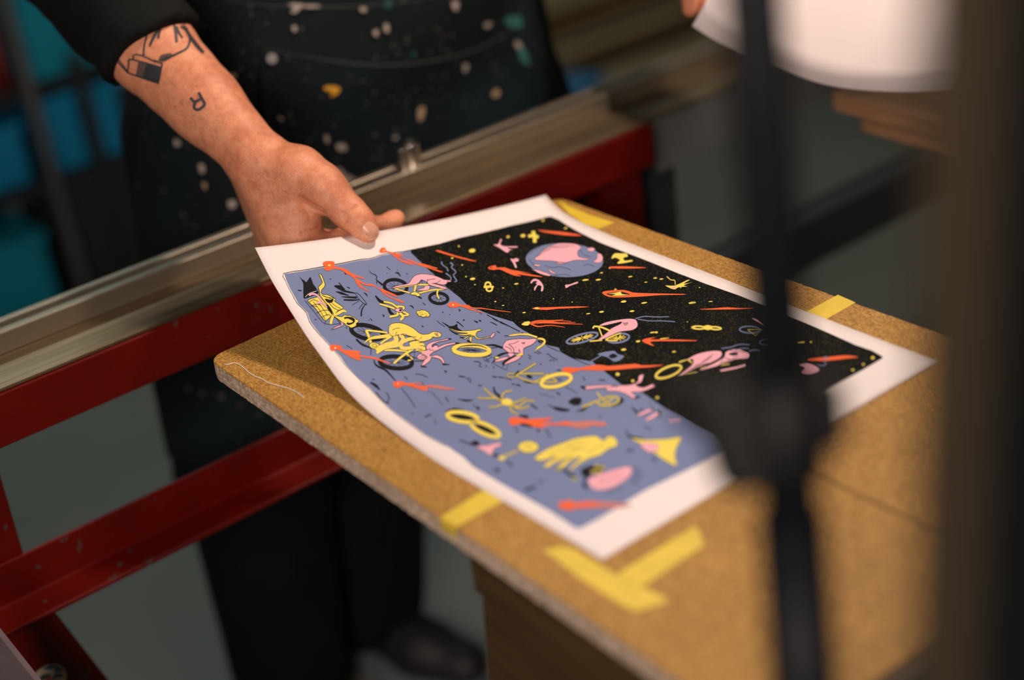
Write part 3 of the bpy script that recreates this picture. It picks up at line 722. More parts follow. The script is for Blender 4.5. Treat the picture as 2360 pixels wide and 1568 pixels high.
E_('yellow', 'D', 2030, 985, 92, 52, 0, 1, 5); S_('softblack', 'D', "1980,990 2020,970 2060,985 2030,1000", 1, 7); S_('paleyellow', 'D', "1780,1085 1930,1020", 5, 4, out=1); E_('yellow', 'D', 1790, 1085, 32, 20, layer=5)
S_('softblack', 'D', "1400,920 1540,968", [2, 4], 3); P_('softblack', 'D', "1510,950 1560,925 1590,960 1560,975", 0, 3); S_('softblack', 'D', "1710,1050 1770,1075", 6, 3)
P_('yellow', 'C', "520,1080 640,1000 770,950 900,905 1060,885 1110,910 1150,925 1180,890 1240,900 1265,940 1250,985 1190,1000 1110,1060 1010,1090 900,1150 830,1210 860,1150 940,1080 860,1100 760,1185 700,1190 790,1110 860,1070 700,1130 640,1170 600,1150 720,1070 580,1110", .9, 5)
for s_ in ("640,1060 760,1000 860,970", "700,1100 820,1030 940,980", "830,980 900,940 980,960", "860,1040 900,1000 980,1010", "1000,1040 1080,990 1150,960"): S_('paleyellow', 'C', s_, 2.4, 7)
P_('softblack', 'C', "930,1200 1000,1160 1100,1140 1150,1160 1130,1200 1010,1250 980,1300 1000,1375 950,1330 970,1270", 0, 4); S_('softblack', 'C', "780,1180 830,1230 900,1260", 6, 3)
for x, y in ((1080, 1160), (1130, 1170), (1050, 1210), (1100, 1215), (880, 1275), (740, 1180)): E_('paleyellow', 'C', x, y, 26, 16, 0, .8, 6, 12)
P_('pink', 'C', "1000,1280 1080,1240 1200,1200 1330,1165 1390,1170 1390,1230 1330,1290 1240,1345 1130,1375 1040,1360", .9, 5)
for s_ in ("1080,1290 1180,1250 1300,1220", "1090,1330 1200,1290 1320,1250"): S_('paleorange', 'C', s_, 1.6, 7)
for s_ in ("1400,1170 1430,1220 1380,1300", "1430,1180 1460,1230 1400,1320", "1460,1190 1485,1235 1420,1330", "1330,1340 1240,1380 1150,1400"): S_('softblack', 'C', s_, 1.2, 4)
P_('yellow', 'C', "1385,905 1500,920 1700,915 1840,900 1800,990 1785,1070 1800,1155 1700,1110 1600,1040 1500,970", .9, 5)
P_('pink', 'C', "1470,960 1560,950 1640,970 1610,1030 1540,1030", .8, 7); P_('softblack', 'C', "1335,820 1380,880 1520,912 1400,912 1355,880", 0, 4)
P_('pink', 'C', "970,440 1170,425 1260,430 1380,425 1450,395 1460,345 1500,330 1500,350 1480,400 1430,425 1500,450 1590,415 1610,435 1490,485 1390,490 1440,530 1420,550 1330,500 1250,480 1180,480 1150,450 980,465", .9, 5)
for s_, w_ in (("935,440 980,455", 5), ("1590,425 1635,418", 5), ("1420,540 1470,530", 4), ("1150,440 1220,455", 1), ("1210,435 1270,440", 2)): S_('softblack', 'C', s_, w_, 7)
R_('paleyellow', 'C', 1185, 572, 98, 38, -10, 4.5, 5, 1.2); S_('paleyellow', 'C', "950,625 1080,570", 5, 5, out=1); S_('paleyellow', 'C', "1080,490 1120,540 1200,600", 4, 5); S_('paleyellow', 'C', "1130,600 1230,545", 4, 5)
for s_ in ("820,580 870,540 940,545 930,600 880,610", "680,620 760,630 840,650 800,665 720,655", "890,660 950,640 1010,610 960,660", "1290,530 1325,560 1290,600 1200,625 1290,570"): P_('softblack', 'C', s_, 0, 3)
P_('pink', 'C', "1450,690 1570,635 1590,650 1470,705", .8, 5); P_('pink', 'C', "1520,735 1630,665 1650,685 1550,745", .8, 5)
for s_, w_ in (("1395,625 1450,680", [2, 6]), ("1570,630 1590,650", 4), ("1630,655 1655,690", 5), ("1470,640 1490,655", 4)): S_('softblack', 'C', s_, w_, 6)
S_('pink', 'C', "1730,755 1830,745", 4, 5)
# --- figures among the stars
for s_ in ("535,410 580,405 600,360 615,370 600,405 640,425 750,425 745,440 660,440 740,465 690,460 660,485 590,440", "690,540 720,545 750,610 735,622 715,580", "870,760 900,720 950,730 990,780 985,830 965,830 970,790 940,780 910,830 905,800 930,765", "1185,775 1225,770 1295,745 1300,760 1230,785 1195,805"):
    P_('pink', 'B', s_, .8, 5)
E_('pink', 'B', 742, 550, 24, 16, layer=6); P_('softblack', 'B', "885,760 905,740 935,745 910,765", 0, 7)
R_('blue', 'B', 1340, 1255, 145, 36, -15, 4.2, 3); spokes('B', 1340, 1255, 130, 30, -15, 12, 1.6, 'yellow', 4); R_('blue', 'B', 1665, 1255, 100, 40, -8, 4.2, 3); spokes('B', 1665, 1255, 90, 34, -8, 10, 1.4, 'yellow', 4)
P_('pink', 'B', "1490,1145 1560,1110 1700,1085 1780,1080 1830,1095 1840,1150 1790,1185 1680,1200 1600,1235 1520,1270 1470,1280 1560,1210 1600,1170 1680,1130 1690,1110 1560,1140", 1, 6)
for s_, w_ in (("1440,1170 1450,1150 1520,1160 1600,1195", 4), ("1550,1270 1690,1210 1650,1280 1550,1272", 3), ("1410,1285 1520,1275", 3), ("1490,1160 1520,1240", 3)): S_('yellow', 'B', s_, w_, 7, 2, 1)
S_('softblack', 'B', "1710,1115 1730,1140 1750,1120 1720,1125", 1.2, 9)
S_('blue', 'B', "1820,1080 1900,1060 2010,1065 2125,1062", 2, 5); S_('blue', 'B', "1840,1085 1950,1100 2060,1100 2180,1108", 2, 5)
P_('blue', 'B', "1480,1400 1620,1370 1660,1400 1720,1420 1640,1470 1570,1430", 0, 4); S_('blue', 'B', "1420,1465 1540,1395", 2.4, 4); P_('softblack', 'B', "1580,1420 1620,1395 1660,1420 1610,1440", 0, 6)
P_('pink', 'E', "310,910 420,850 560,822 640,830 630,880 540,930 400,980 300,1035 260,1035 370,950 380,900 350,905", 1, 5); P_('pink', 'E', "430,1000 560,940 660,880 680,830 770,805 850,830 885,850 870,890 760,900 600,960", 1, 5)
P_('softblack', 'E', "700,850 760,835 790,850 750,868", 0, 7); [S_('softblack', 'E', q, 1.2, 8) for q in ("640,835 650,900 620,960", "400,960 520,900 560,850", "300,1030 420,960 560,930", "470,920 540,870", "660,880 720,900 790,870", "600,960 720,900", "690,815 760,825 840,835")]; S_('pink', 'E', "630,1000 760,975 850,950", 4, 4)
R_('yellow', 'E', 160, 1010, 122, 42, -22, 5, 5, 1); S_('yellow', 'E', "255,925 330,905 370,930", 3, 6); S_('paleyellow', 'E', "450,980 560,950 640,950 710,940", 2.4, 4); S_('paleyellow', 'E', "250,1040 420,1010", 2, 4)
for s_ in ("640,800 720,790 800,765 890,768", "760,815 830,800 880,800", "880,825 930,815 980,822"): S_('blue', 'E', s_, 2, 6)
R_('blue', 'E', 890, 630, 90, 30, 2, 3, 3); S_('paleyellow', 'E', "870,630 1010,630 940,685 870,630", 1.6, 5, 0); P_('pink', 'E', "905,528 960,540 1030,605 970,570", .8, 5); R_('blue', 'E', 1040, 745, 65, 26, 0, 2.4, 3)
P_('pink', 'E', "1345,950 1420,930 1510,965 1520,1000 1440,1030 1370,1015 1400,970", .9, 5); S_('blue', 'E', "1510,950 1575,950 1570,880 1605,890", 2.2, 11)
P_('yellow', 'E', "130,230 220,230 330,180 350,185 300,215 385,200 300,230 340,240 250,250 220,268 180,260", .8, 5); S_('yellow', 'E', "145,150 180,180 215,185 220,225", 1.8, 5); E_('pink', 'E', 205, 250, 18, 10, layer=7)
R_('yellow', 'E', 430, 612, 58, 13, 2, 3.4, 5); R_('yellow', 'E', 580, 617, 55, 12, 4, 3.4, 5); E_('yellow', 'E', 515, 612, 42, 22, layer=6)
P_('yellow', 'B', "1605,540 1612,510 1640,488 1690,490 1740,490 1752,520 1715,530 1725,555 1785,548 1790,565 1670,585 1660,570 1680,550 1640,530", .8, 5); S_('yellow', 'B', "895,288 908,340 912,392", 8, 5); S_('yellow', 'B', "852,335 900,330 945,345", 7, 6)
R_('yellow', 'B', 488, 775, 24, 24, 0, 4, 5, .8); R_('yellow', 'B', 500, 810, 26, 22, 0, 4, 6, .8); S_('yellow', 'B', "450,795 495,790 540,795", 5, 7, out=.8)
for t in "225,425,8,7 345,465,30,17 670,340,14,10 805,330,22,14 255,595,8,6 165,532,11,7 290,700,8,5 350,720,24,11 745,765,20,6 625,803,10,4 555,925,10,5 625,960,12,4 815,1025,16,6 1370,730,30,7 1485,728,24,7 1715,925,25,10 1900,937,28,7 1515,1018,22,8 1790,1012,22,8 1395,1035,20,5 1775,700,20,5 1515,665,14,5 2000,713,16,6 2055,722,18,6 1915,750,14,4 1715,1360,24,10 2165,1380,14,6 1975,1205,24,6 2335,940,30,6 2345,1160,18,7 2090,1258,38,5 1640,815,12,5 1590,622,9,7 370,772,8,4 985,190,12,9 1190,262,14,7 1250,930,6,4 1080,900,6,4 1640,1250,5,4 1845,1285,20,9".split():
    x, y, a, b = map(float, t.split(',')); E_('yellow', 'B', x, y, a, b, -8, 0, 5, 12)
for t in "375,388,34,9 540,376,20,4 2005,885,15,13 1920,945,8,12 1825,995,12,10 1365,745,34,6 1450,742,12,5 210,830,16,8 50,655,14,8 120,710,40,5 270,250,6,4 440,250,8,4 330,560,7,3".split():
    x, y, a, b = map(float, t.split(',')); E_('yellow', 'E', x, y, a, b, -6, 0, 5, 12)
E_('yellow', 'C', 1268, 328, 18, 14, layer=5); E_('yellow', 'C', 1405, 388, 14, 11, layer=5); E_('yellow', 'C', 1625, 540, 14, 10, layer=5)
# --- basket rider, top left
P_('softblack', 'G', "380,285 430,340 480,370 520,400 570,320 600,320 640,430 690,500 720,560 740,600 600,660 480,700 465,640 460,560 460,420", 0, 3, 2)
S_('white', 'G', "500,670 560,610 640,580 700,560", 1.2, 4)
P_('yellow', 'G', "540,740 600,700 680,680 760,640 745,540 735,490 800,420 795,370 745,262 770,255 800,290 835,380 855,440 840,490 790,550 795,620 900,630 1050,710 1020,745 1190,860 1100,910 1050,960 1010,1010 970,1010 870,1100 800,1040 700,900 600,800", 1.3, 5, 2)
P_('softblack', 'G', "880,810 930,840 975,930 990,1000 930,930 890,870", 0, 7); P_('softblack', 'G', "850,700 950,720 1010,700 980,770 900,770", 0, 7)
for s_, w_ in (("800,640 900,680 1020,690", 1.3), ("830,650 1000,720", 1), ("930,780 1000,860 1090,910", 1.3), ("970,770 1050,840 1140,880", 1), ("760,640 850,760 940,860 1010,990", 1.6), ("600,840 700,800 790,830", 1.3), ("640,760 750,900 860,1080", 1.2), ("700,730 800,860 900,1010", 1.2), ("700,960 830,910 940,920", 1.3), ("790,1040 900,990 960,1010", 1.3), ("560,770 640,720 690,740", 1.2), ("620,830 720,850", 1.1)):
    S_('softblack', 'G', s_, w_, 8)
for s_ in ("560,640 640,615 720,650 800,740", "710,780 800,775 890,860"): S_('pink', 'G', s_, [5, 4, 3], 9, 4, 1.2)
S_('softblack', 'G', "490,730 660,940 850,1150 1130,1150", 1.2, 4); S_('softblack', 'G', "850,1150 900,1060 1000,1020", 1.2, 4); S_('softblack', 'G', "1130,1150 1060,1060 1000,1020", 1.2, 4)
S_('yellow', 'G', "1000,1010 970,1090 960,1160", 6, 6, out=1.6); S_('yellow', 'G', "1010,1010 1100,960 1180,920 1240,940", [4, 7, 6, 3], 6, 4, 1.6)
P_('yellow', 'G', "1160,1030 1200,995 1280,1010 1300,1000 1340,1030 1390,1040 1420,1080 1450,1075 1460,1115 1420,1150 1420,1185 1380,1215 1320,1230 1290,1205 1240,1190 1220,1160 1170,1130 1100,1080 1030,1030 1050,1010", 1.3, 6, 2)
S_('softblack', 'G', "1200,1055 1270,1045 1360,1080 1370,1130 1290,1160 1250,1140", [4, 4, 8, 3, 5, 5], 8); S_('yellow', 'G', "1100,1060 1200,1090 1300,1100 1340,1110", 4, 9)
P_('pink', 'G', "980,1250 1080,1190 1150,1170 1125,1105 1160,1110 1190,1160 1150,1200 1000,1255", 1.2, 5)
# --- black claw and loose ink marks on the blue
for s_, w_ in (("1020,470 1100,490 1210,560 1400,600", [2, 9, 5, 2]), ("1100,400 1200,545", [1, 6]), ("1050,570 1150,600 1290,645", [1, 6, 1]), ("1150,665 1280,672 1430,680", [1, 4, 5]), ("1190,720 1330,725 1470,720", [3, 4, 2]), ("1350,815 1400,780 1470,745", 1.2),
               ("1470,890 1490,850 1550,780", 1.5), ("1510,1020 1520,900 1590,790", [3, 3, 1.5]), ("1400,600 1440,600 1540,700 1610,800 1580,800 1480,720 1400,610", 1.3), ("1550,590 1600,620 1620,660", [1, 3, 1]), ("1255,485 1305,515", 2), ("360,545 430,555", 2.4), ("1205,225 1232,265", 2), ("940,340 965,345", 2), ("1640,1085 1650,1090", 3), ("1670,1055 1710,1100", 1.6), ("1895,990 1925,1005 1910,1030", 1.6), ("1240,1210 1245,1245", 2), ("670,1070 700,1080", 2)):
    S_('softblack', 'G', s_, w_, 3)
for s_, w_ in (("240,430 305,490", 1.6), ("400,545 450,550 500,615", [2, 4, 1]), ("600,555 630,572", 1.6), ("895,1085 945,1130", 1.6), ("650,1140 700,1150 730,1190", [1, 3, 2]), ("1540,1200 1570,1220 1545,1242", [1, 3, 1]), ("165,1305 200,1322 180,1338", 1.6), ("1150,1410 1220,1470 1300,1520", 1.2), ("1240,1435 1360,1510", [1, 4]), ("1510,1430 1560,1460 1635,1525", [3, 1.5]), ("1820,1410 1890,1442", [1.5, 4]), ("1910,1405 1950,1420", 3), ("2110,1435 2180,1455 2240,1490", 1), ("1870,1210 1960,1300", 1), ("2060,1310 2200,1380 2352,1470", [1, 2.4]), ("1625,1395 1650,1405", 3.4), ("880,1505 910,1525", 2.4), ("1250,1255 1270,1260", 2.4), ("1375,1295 1390,1310", 1.6), ("240,550 255,555", 2), ("435,490 450,500", 1.6), ("60,700 65,740", 2)):
    S_('softblack', 'I', s_, w_, 3)
for s_, w_ in (("800,45 900,105", 1.6), ("1040,180 1200,255 1400,355", [4, 2, 2]), ("900,110 1000,170", 2), ("1430,370 1480,395", 2), ("860,180 980,240", 1), ("980,345 1040,380", 1.4), ("560,895 640,900 690,930 660,975 710,995", 1.8), ("1660,725 1750,765", 1.5), ("1710,705 1790,752", 1.5), ("1540,770 1610,812", 1.5), ("1550,820 1600,850", 1.5), ("1880,755 1920,765 1980,820 2080,865", 1.8), ("1930,885 1970,865 2030,885", 1.6), ("760,815 900,765", 1.3), ("740,825 770,880 900,810", 1.3), ("290,1155 330,1165 410,1172", [2, 3, 1.5]), ("450,1190 510,1210 500,1290", 1.3), ("900,1165 970,1190", 1.6), ("1030,1185 1130,1195 1260,1230", 1.3), ("640,1325 710,1330", 2.6), ("1260,1290 1270,1320", 2.4), ("1340,1315 1410,1325", 2.6), ("920,980 930,1020", 2), ("780,975 800,985", 3), ("930,935 1060,1010 1160,1050", 1.2), ("1180,950 1160,1050", 1), ("1370,940 1410,942", 2.6), ("1770,935 1780,955", 3), ("2060,1050 2140,1055", 2.4), ("1880,610 1960,650 2120,720", 1.4), ("660,800 720,815 860,790", 1.2), ("750,800 850,900 780,885", 1.2), ("30,1060 75,1075 40,1095", 2)):
    S_('softblack', 'J', s_, w_, 3)
for s_, w_ in (("1010,325 1060,330 1120,355", 1.6), ("910,345 940,380", 1.8), ("1400,345 1450,350 1510,400", 1.4), ("1280,530 1310,580", 2.2), ("1390,552 1470,565 1530,560", [1, 5, 2]), ("1530,600 1580,650", 1.5), ("1095,715 1150,690", 3), ("1180,735 1200,785", 1.6), ("880,450 960,550 1010,630", 1.6), ("1150,480 1210,550 1260,610", 1.2), ("600,400 650,430 690,470", [3, 7, 2]), ("620,380 640,370", 2), ("650,490 720,570 770,590", 2.6), ("745,490 772,540 750,590", 2), ("1060,390 1130,490", 1.2), ("385,65 440,100", 1.4), ("1700,345 1800,355", 1.2), ("1880,410 1950,435", 1.3), ("1720,1190 1770,1200", 4), ("2000,1370 2090,1345", 4), ("980,670 985,690", 2), ("1280,300 1290,305", 2)):
    S_('softblack', 'D', s_, w_, 3)
for s_, w_ in (("430,1375 530,1345", 5), ("265,1110 320,1160", 3.4), ("170,1185 200,1200", 5), ("540,820 560,850", 4), ("610,830 640,850 660,905", 2.4), ("955,355 975,385", 2), ("1100,380 1155,382", 2.6), ("715,490 750,512", 3), ("0,620 20,650", 4), ("340,800 375,860", 2), ("1350,1020 1410,1010", 4), ("1575,1090 1620,1110", 4), ("780,430 900,495", 1.6), ("480,600 545,640", 3.4), ("700,540 560,500", 1), ("1500,800 1580,825", 2), ("1100,700 1120,715", 2.4), ("560,1290 590,1300", 4), ("380,700 460,715", [4, 8]), ("390,780 500,800", 5), ("640,600 700,640", 2), ("1540,580 1600,600", 1), ("700,470 620,460", 1), ("1600,700 1660,720", 1.6), ("860,180 960,225 1020,245", 1.6)):
    S_('softblack', 'C', s_, w_, 3)
cur.mapped(to_uv)
def sheet_surf(uv):
    return sheet(uv[:, 0], uv[:, 1]), normals(uv[:, 0], uv[:, 1]), np.ones(len(uv), bool)
cur.lay(sheet_surf, np.linspace(0, 1, NU + 1)[1:-1], np.linspace(0, 1, NV + 1)[1:-1], [M['ink_' + n] for n in INKS], 'printed_artwork', prnt, 0.00010, 0.000035)
# ================================================================ room
FL = -H
def struct(o): o['kind'] = 'structure'; return o
struct(MB().box((-3.2, -3.0, FL - .05), (5.2, 4.8, FL)).build('floor', M['floor'], origin=(1, 1, FL)))
struct(MB().box((-3.2, 4.8, FL), (5.2, 4.9, 2.2)).build('wall_back', M['wall']))
struct(MB().box((5.2, -3.0, FL), (5.3, 4.8, 2.2)).build('wall_right', M['wall']))
struct(MB().box((-3.3, -3.0, FL), (-3.2, 4.8, 2.2)).build('wall_left', M['wall']))
struct(MB().box((-3.2, -3.1, FL), (5.2, -3.0, 2.2)).build('wall_front', M['wall']))
struct(MB().box((-3.2, -3.0, 2.2), (5.2, 4.8, 2.25)).build('ceiling', M['ceiling']))

# ================================================================ screen printing tables
Y0 = 0.120
def profile_run(name, x0, x1, prof, mat, parent, mi=None):
    """cross-section in (y, z) swept along x"""
    return MB().prism([(x0, y, z) for y, z in prof], (x1 - x0, 0, 0)).build(name, mat, parent)
def z_at(px, py, y): return W(px, py, y=y)[2]
XR = 0.566
pt = empty('screen_printing_table', (0.1, .2, FL), 'red steel screen printing table with an aluminium edge rail in front of the apron', 'table')
zt, zb = -.0228, -.0668
XL = -0.62
rail = MB()
rail.prism([(XL, Y0, zb), (XL, Y0, zt), (XL, Y0 + .003, zt + .0004), (XL, Y0 + .10, zt + .0004), (XL, Y0 + .10, zt - .003), (XL, Y0 + .004, zt - .003), (XL, Y0 + .004, zb)], (XR - XL, 0, 0))
bevel(rail.build('front_rail', M['red'], pt), .0012)
# aluminium ledge with a double ridge behind it
ys = Y0 + .056
led = profile_run('ledge', XL, XR - .006, [(Y0 + .002, zt + .0008), (Y0 + .002, zt + .0042), (ys, zt + .0042), (ys, zt + .0008)], M['alu'], pt)
bevel(led, .0008)
z2 = zt + .0042
rid = MB()
rid.prism([(XL, ys, z2), (XL, ys, z2 + .0175), (XL, ys + .001, z2 + .0185), (XL, ys + .009, z2 + .0185), (XL, ys + .0098, z2 + .0175), (XL, ys + .0098, z2 + .009),
           (XL, ys + .0205, z2 + .009), (XL, ys + .0205, z2 + .0175), (XL, ys + .0213, z2 + .0185), (XL, ys + .0285, z2 + .0185), (XL, ys + .029, z2 + .0175), (XL, ys + .029, z2)], (XR - .006 - XL, 0, 0))
bevel(rid.build('ridge_bar', M['alu_ridge'], pt), .0006)
MB().box((XL, ys + .0099, z2 + .0088), (XR - .008, ys + .0204, z2 + .0105)).build('ridge_slot', M['groove'], pt)
# lower angle bar: vertical web behind, flange towards us
def angle_bar(name, x0, x1, yb, ztop, zf, fl, mat, parent, th=.004):
    return bevel(MB().prism([(x0, yb, ztop), (x0, yb + th, ztop), (x0, yb + th, zf - th), (x0, yb - fl, zf - th), (x0, yb - fl, zf), (x0, yb, zf)], (x1 - x0, 0, 0)).build(name, mat, parent), .0012)
YB = Y0 + .012
zA = z_at(326, 1150, YB); zF = z_at(351, 1232, YB)
fl_px = W(399, 1268, z=zF)
angle_bar('lower_bar', XL, XR, YB, zA, zF, YB - fl_px[1], M['red'], pt)
# legs
def xz(px, py, y): q = W(px, py, y=y); return (q[0], y, q[2])
def leg(poly, th, name='leg'):
    return bevel(MB().prism(poly, (0, th, 0)).build(name, M['red'], pt), .0012)
yl = YB + .006
xa = xz(0, 1094, yl); xb = xz(52, 1279, yl)
leg([(xa[0] - .055, yl, zb - .001), (xa[0] + .001, yl, zb - .001), (xb[0] + .0, yl, zF - .004), (xb[0] - .055, yl, zF - .004)], .04)
ylf = YB - .018
la = xz(119, 1413, ylf); lb = xz(250, 1568, ylf); le = xz(-30, 1480, ylf)
dxz = (lb[0] - la[0]) / (lb[2] - la[2])
xe = la[0] + dxz * (FL - la[2]) * .35
leg([(la[0] - .085, ylf, zF - .0045), (la[0], ylf, zF - .0045), (lb[0], ylf, lb[2]), (lb[0] + .012, ylf, lb[2] - .05), (lb[0] + .012, ylf, FL), (lb[0] - .075, ylf, FL), (lb[0] - .09, ylf, lb[2] - .05)], .016, 'front_leg')
q0 = xz(1388, 400, Y0 + .02); q1 = xz(1476, 380, Y0 + .02)
leg([(q0[0], Y0 + .02, zb), (q1[0], Y0 + .02, zb), (q1[0], Y0 + .02, FL), (q0[0], Y0 + .02, FL)], .045)
for xx in (q0[0], lb[0] - .07):
    bevel(MB().box((xx - .01, Y0 - .04, FL), (xx + .09, Y0 + .13, FL + .008)).build('foot_plate', M['red'], pt), .001)
# bolt in the ridge end, round sticker on the front leg
bq = W(1441, 238, y=ys)
MB().tube([(bq[0], ys + .001, bq[2]), (bq[0], ys - .003, bq[2])], .0042, 12).build('bolt', M['chrome'], pt, smooth=False)
sc = W(112, 1571, y=ylf - .0006); sr = abs(W(159, 1540, y=ylf)[0] - W(66, 1525, y=ylf)[0]) * .54
cur = Flat(['cream', 'bluemark', 'green', 'redmark'])
a = np.linspace(0, 2 * np.pi, 40, endpoint=False)
cur.face(np.stack([np.cos(a), np.sin(a)], 1), 'cream', 0)
def blob(pp, c, l=1):
    cur.face(smooth_pts(np.array(pp), True, 4), c, l)
blob([(-.05, .93), (.35, .88), (.62, .70), (.30, .62), (.10, .75)], 'bluemark'); blob([(.55, .55), (.85, .45), (.9, .1), (.65, .25), (.45, .3)], 'bluemark'); blob([(.2, .1), (.6, .2), (.9, -.2), (.5, -.1), (.1, -.05)], 'bluemark')
blob([(-.5, .45), (-.1, .55), (.25, .3), (-.1, .2), (-.45, .25)], 'green', 2); blob([(.55, .75), (.78, .52), (.66, .48), (.5, .6)], 'green', 2); blob([(-.2, .12), (.12, .28), (.2, .18), (-.05, -.1), (-.2, -.12)], 'redmark', 3)
blob([(-.8, .1), (-.4, .05), (-.3, -.4), (-.7, -.4)], 'bluemark'); blob([(-.1, -.4), (.4, -.3), (.5, -.7), (.0, -.8)], 'green', 2)
V_ = np.array(cur.V)
P_st = np.stack([sc[0] + V_[:, 0] * sr, np.full(len(V_), ylf - .0003) - .00005 * np.array(cur.l), sc[2] + V_[:, 1] * sr], 1)
stk = obj('round_sticker', P_st, cur.F, [plain('sticker_cream', (.62, .55, .40), .5), plain('sticker_blue', (.03, .12, .24), .5), plain('sticker_green', (.03, .09, .06), .5), plain('sticker_red', (.40, .04, .05), .5)], pt, fmat=cur.m)
stk['label'] = 'round sticker with a cream, blue and green drawing'
# chrome stop standing on the ridge
cq = W(957, 398, y=ys + .006)
stp = empty('metal_stop', (cq[0], ys + .013, z2 + .0185), 'shiny chrome double cylinder standing on the aluminium rail', 'metal stop')
def cyl(name, dx, dy, r, h0, h1, mat, parent, seg=28):
    c = np.array([cq[0] + dx, ys + .013 + dy, z2 + .0186])
    return bevel(MB().tube([c + (0, 0, h0), c + (0, 0, h1)], r, seg).build(name, mat, parent, smooth=False), .0008)
cyl('large_cylinder', .004, .001, .0086, 0, .0215, M['chrome'], stp); cyl('small_cylinder', -.0085, -.004, .0046, 0, .021, M['chrome'], stp)
cyl('cap_screw', .004, .001, .004, .0216, .0235, M['groove'], stp)
# clipping edge of grey card, lower left
g0, g1 = W(-6, 1440, y=.02), W(97, 1570, y=-.01)
gd = (g1 - g0); gl = g1 + gd * 1.2; gk = g0 - gd * .8
grey = MB().prism([gk, gl, np.array([gl[0], gl[1], FL]), np.array([gk[0], gk[1], FL])], np.array([-.004, -.002, 0]))
crd = grey.build('grey_panel', M['greyboard'])
tag(crd, 'dull purple-grey panel edge at the lower left corner, in front of the red leg', 'panel')

# second table farther along, grey
pg = empty('screen_printing_table', (1.3, .3, FL), 'grey steel printing table with aluminium rail behind the black pole', 'table')
yg = Y0 + .055; zg = -.050
x0 = W(1512, 330, y=yg)[0]; XG = 2.1
profile_run('front_rail', x0, XG, [(yg, zg - .058), (yg, zg), (yg + .1, zg), (yg + .1, zg - .004), (yg + .004, zg - .004), (yg + .004, zg - .058)], M['grey_steel'], pg)
profile_run('ledge', x0 - .02, XG, [(yg + .001, zg + .0005), (yg + .001, zg + .004), (yg + .058, zg + .004), (yg + .058, zg + .0005)], M['alu'], pg)
profile_run('ridge_bar', x0 - .02, XG, [(yg + .058, zg), (yg + .058, zg + .024), (yg + .068, zg + .024), (yg + .068, zg + .013), (yg + .078, zg + .013), (yg + .078, zg + .024), (yg + .088, zg + .024), (yg + .088, zg)], M['alu_ridge'], pg)
lg0 = W(1497, 470, y=yg + .01)[0]; lg1 = W(1556, 470, y=yg + .01)[0]
for xx in (0, 1.2):
    bevel(MB().box((lg0 + xx, yg + .006, FL), (lg1 + xx, yg + .04, zg - .004)).build('leg', M['dark_steel'], pg), .001)
za = W(1700, 500, y=yg + .02)[2]; zc = W(1900, 580, y=yg + .02)[2]
bevel(MB().box((lg1, yg + .012, zc - .005), (XG, yg + .05, W(1900, 480, y=yg + .02)[2])).build('lower_bar', M['dark_steel'], pg), .001)

# ================================================================ under the board: wooden trestle
tr = empty('wooden_trestle', (.17, -.32, FL), 'brown wooden trestle carrying the particle board', 'trestle')
zu = -.0162
x_t = .012
tl = W(1066, 1335, x=.014)
bevel(MB().box((x_t, -.545, zu - .045), (x_t + .035, tl[1] - .015, zu - .0002)).build('top_beam', M['trestle'], tr), .002)
bevel(MB().box((.30, -.545, zu - .045), (.335, -.05, zu - .0002)).build('top_beam', M['trestle'], tr), .002)
bevel(MB().box((.05, -.40, zu - .045), (.30, -.36, zu - .0002)).build('cross_beam', M['trestle'], tr), .002)
def splay(p, q, w=(.09, .022)):
    p, q = np.array(p), np.array(q)
    base = np.array([(-w[1], -w[0], 0), (w[1], -w[0], 0), (w[1], w[0], 0), (-w[1], w[0], 0)]) / 2 * 1.0
    return bevel(MB().prism(p + base, q - p).build('leg', M['trestle'], tr), .002)
splay((.03, tl[1] - .10, zu - .03), (-.01, tl[1] - .06, FL), (.16, .03))
splay((.03, -.50, zu - .03), (-.01, -.58, FL)); splay((.318, -.12, zu - .03), (.35, -.02, FL), (.05, .022)); splay((.318, -.50, zu - .03), (.36, -.58, FL))
bevel(MB().box((.012, -.57, -.35), (.032, tl[1] - .02, -.30)).build('stretcher', M['trestle'], tr), .002)

# ================================================================ background, left: rack with blue crates
YR = 1.75
rk = empty('storage_rack', (.45, YR + .2, FL), 'grey steel storage rack with blue plastic crates behind the worker', 'rack')
RX0, RX1 = -.35, .98
def bar(x0, x1, y0, y1, mat): MB().box((x0, y0, FL), (x1, y1, .55)).build('post', mat, rk)
bar(.484, .501, YR - .012, YR + .010, M['rackpost']); MB().box((.581, YR - .012, FL), (.600, YR + .010, -.255)).build('divider_post', M['dark_steel'], rk)
for xx in (RX0, RX1 - .02):
    bar(xx, xx + .02, YR - .012, YR + .010, M['rackpost']); bar(xx, xx + .02, YR + .44, YR + .46, M['rackpost'])
shelf_z = [-.300, -.482, -.780]
for z, t in ((.10, .02), (-.300, .014), (-.482, .02), (-.780, .018)):
    MB().box((RX0, YR + .0102, z - t), (RX1, YR + .4398, z)).build('shelf', M['dark_steel'], rk)
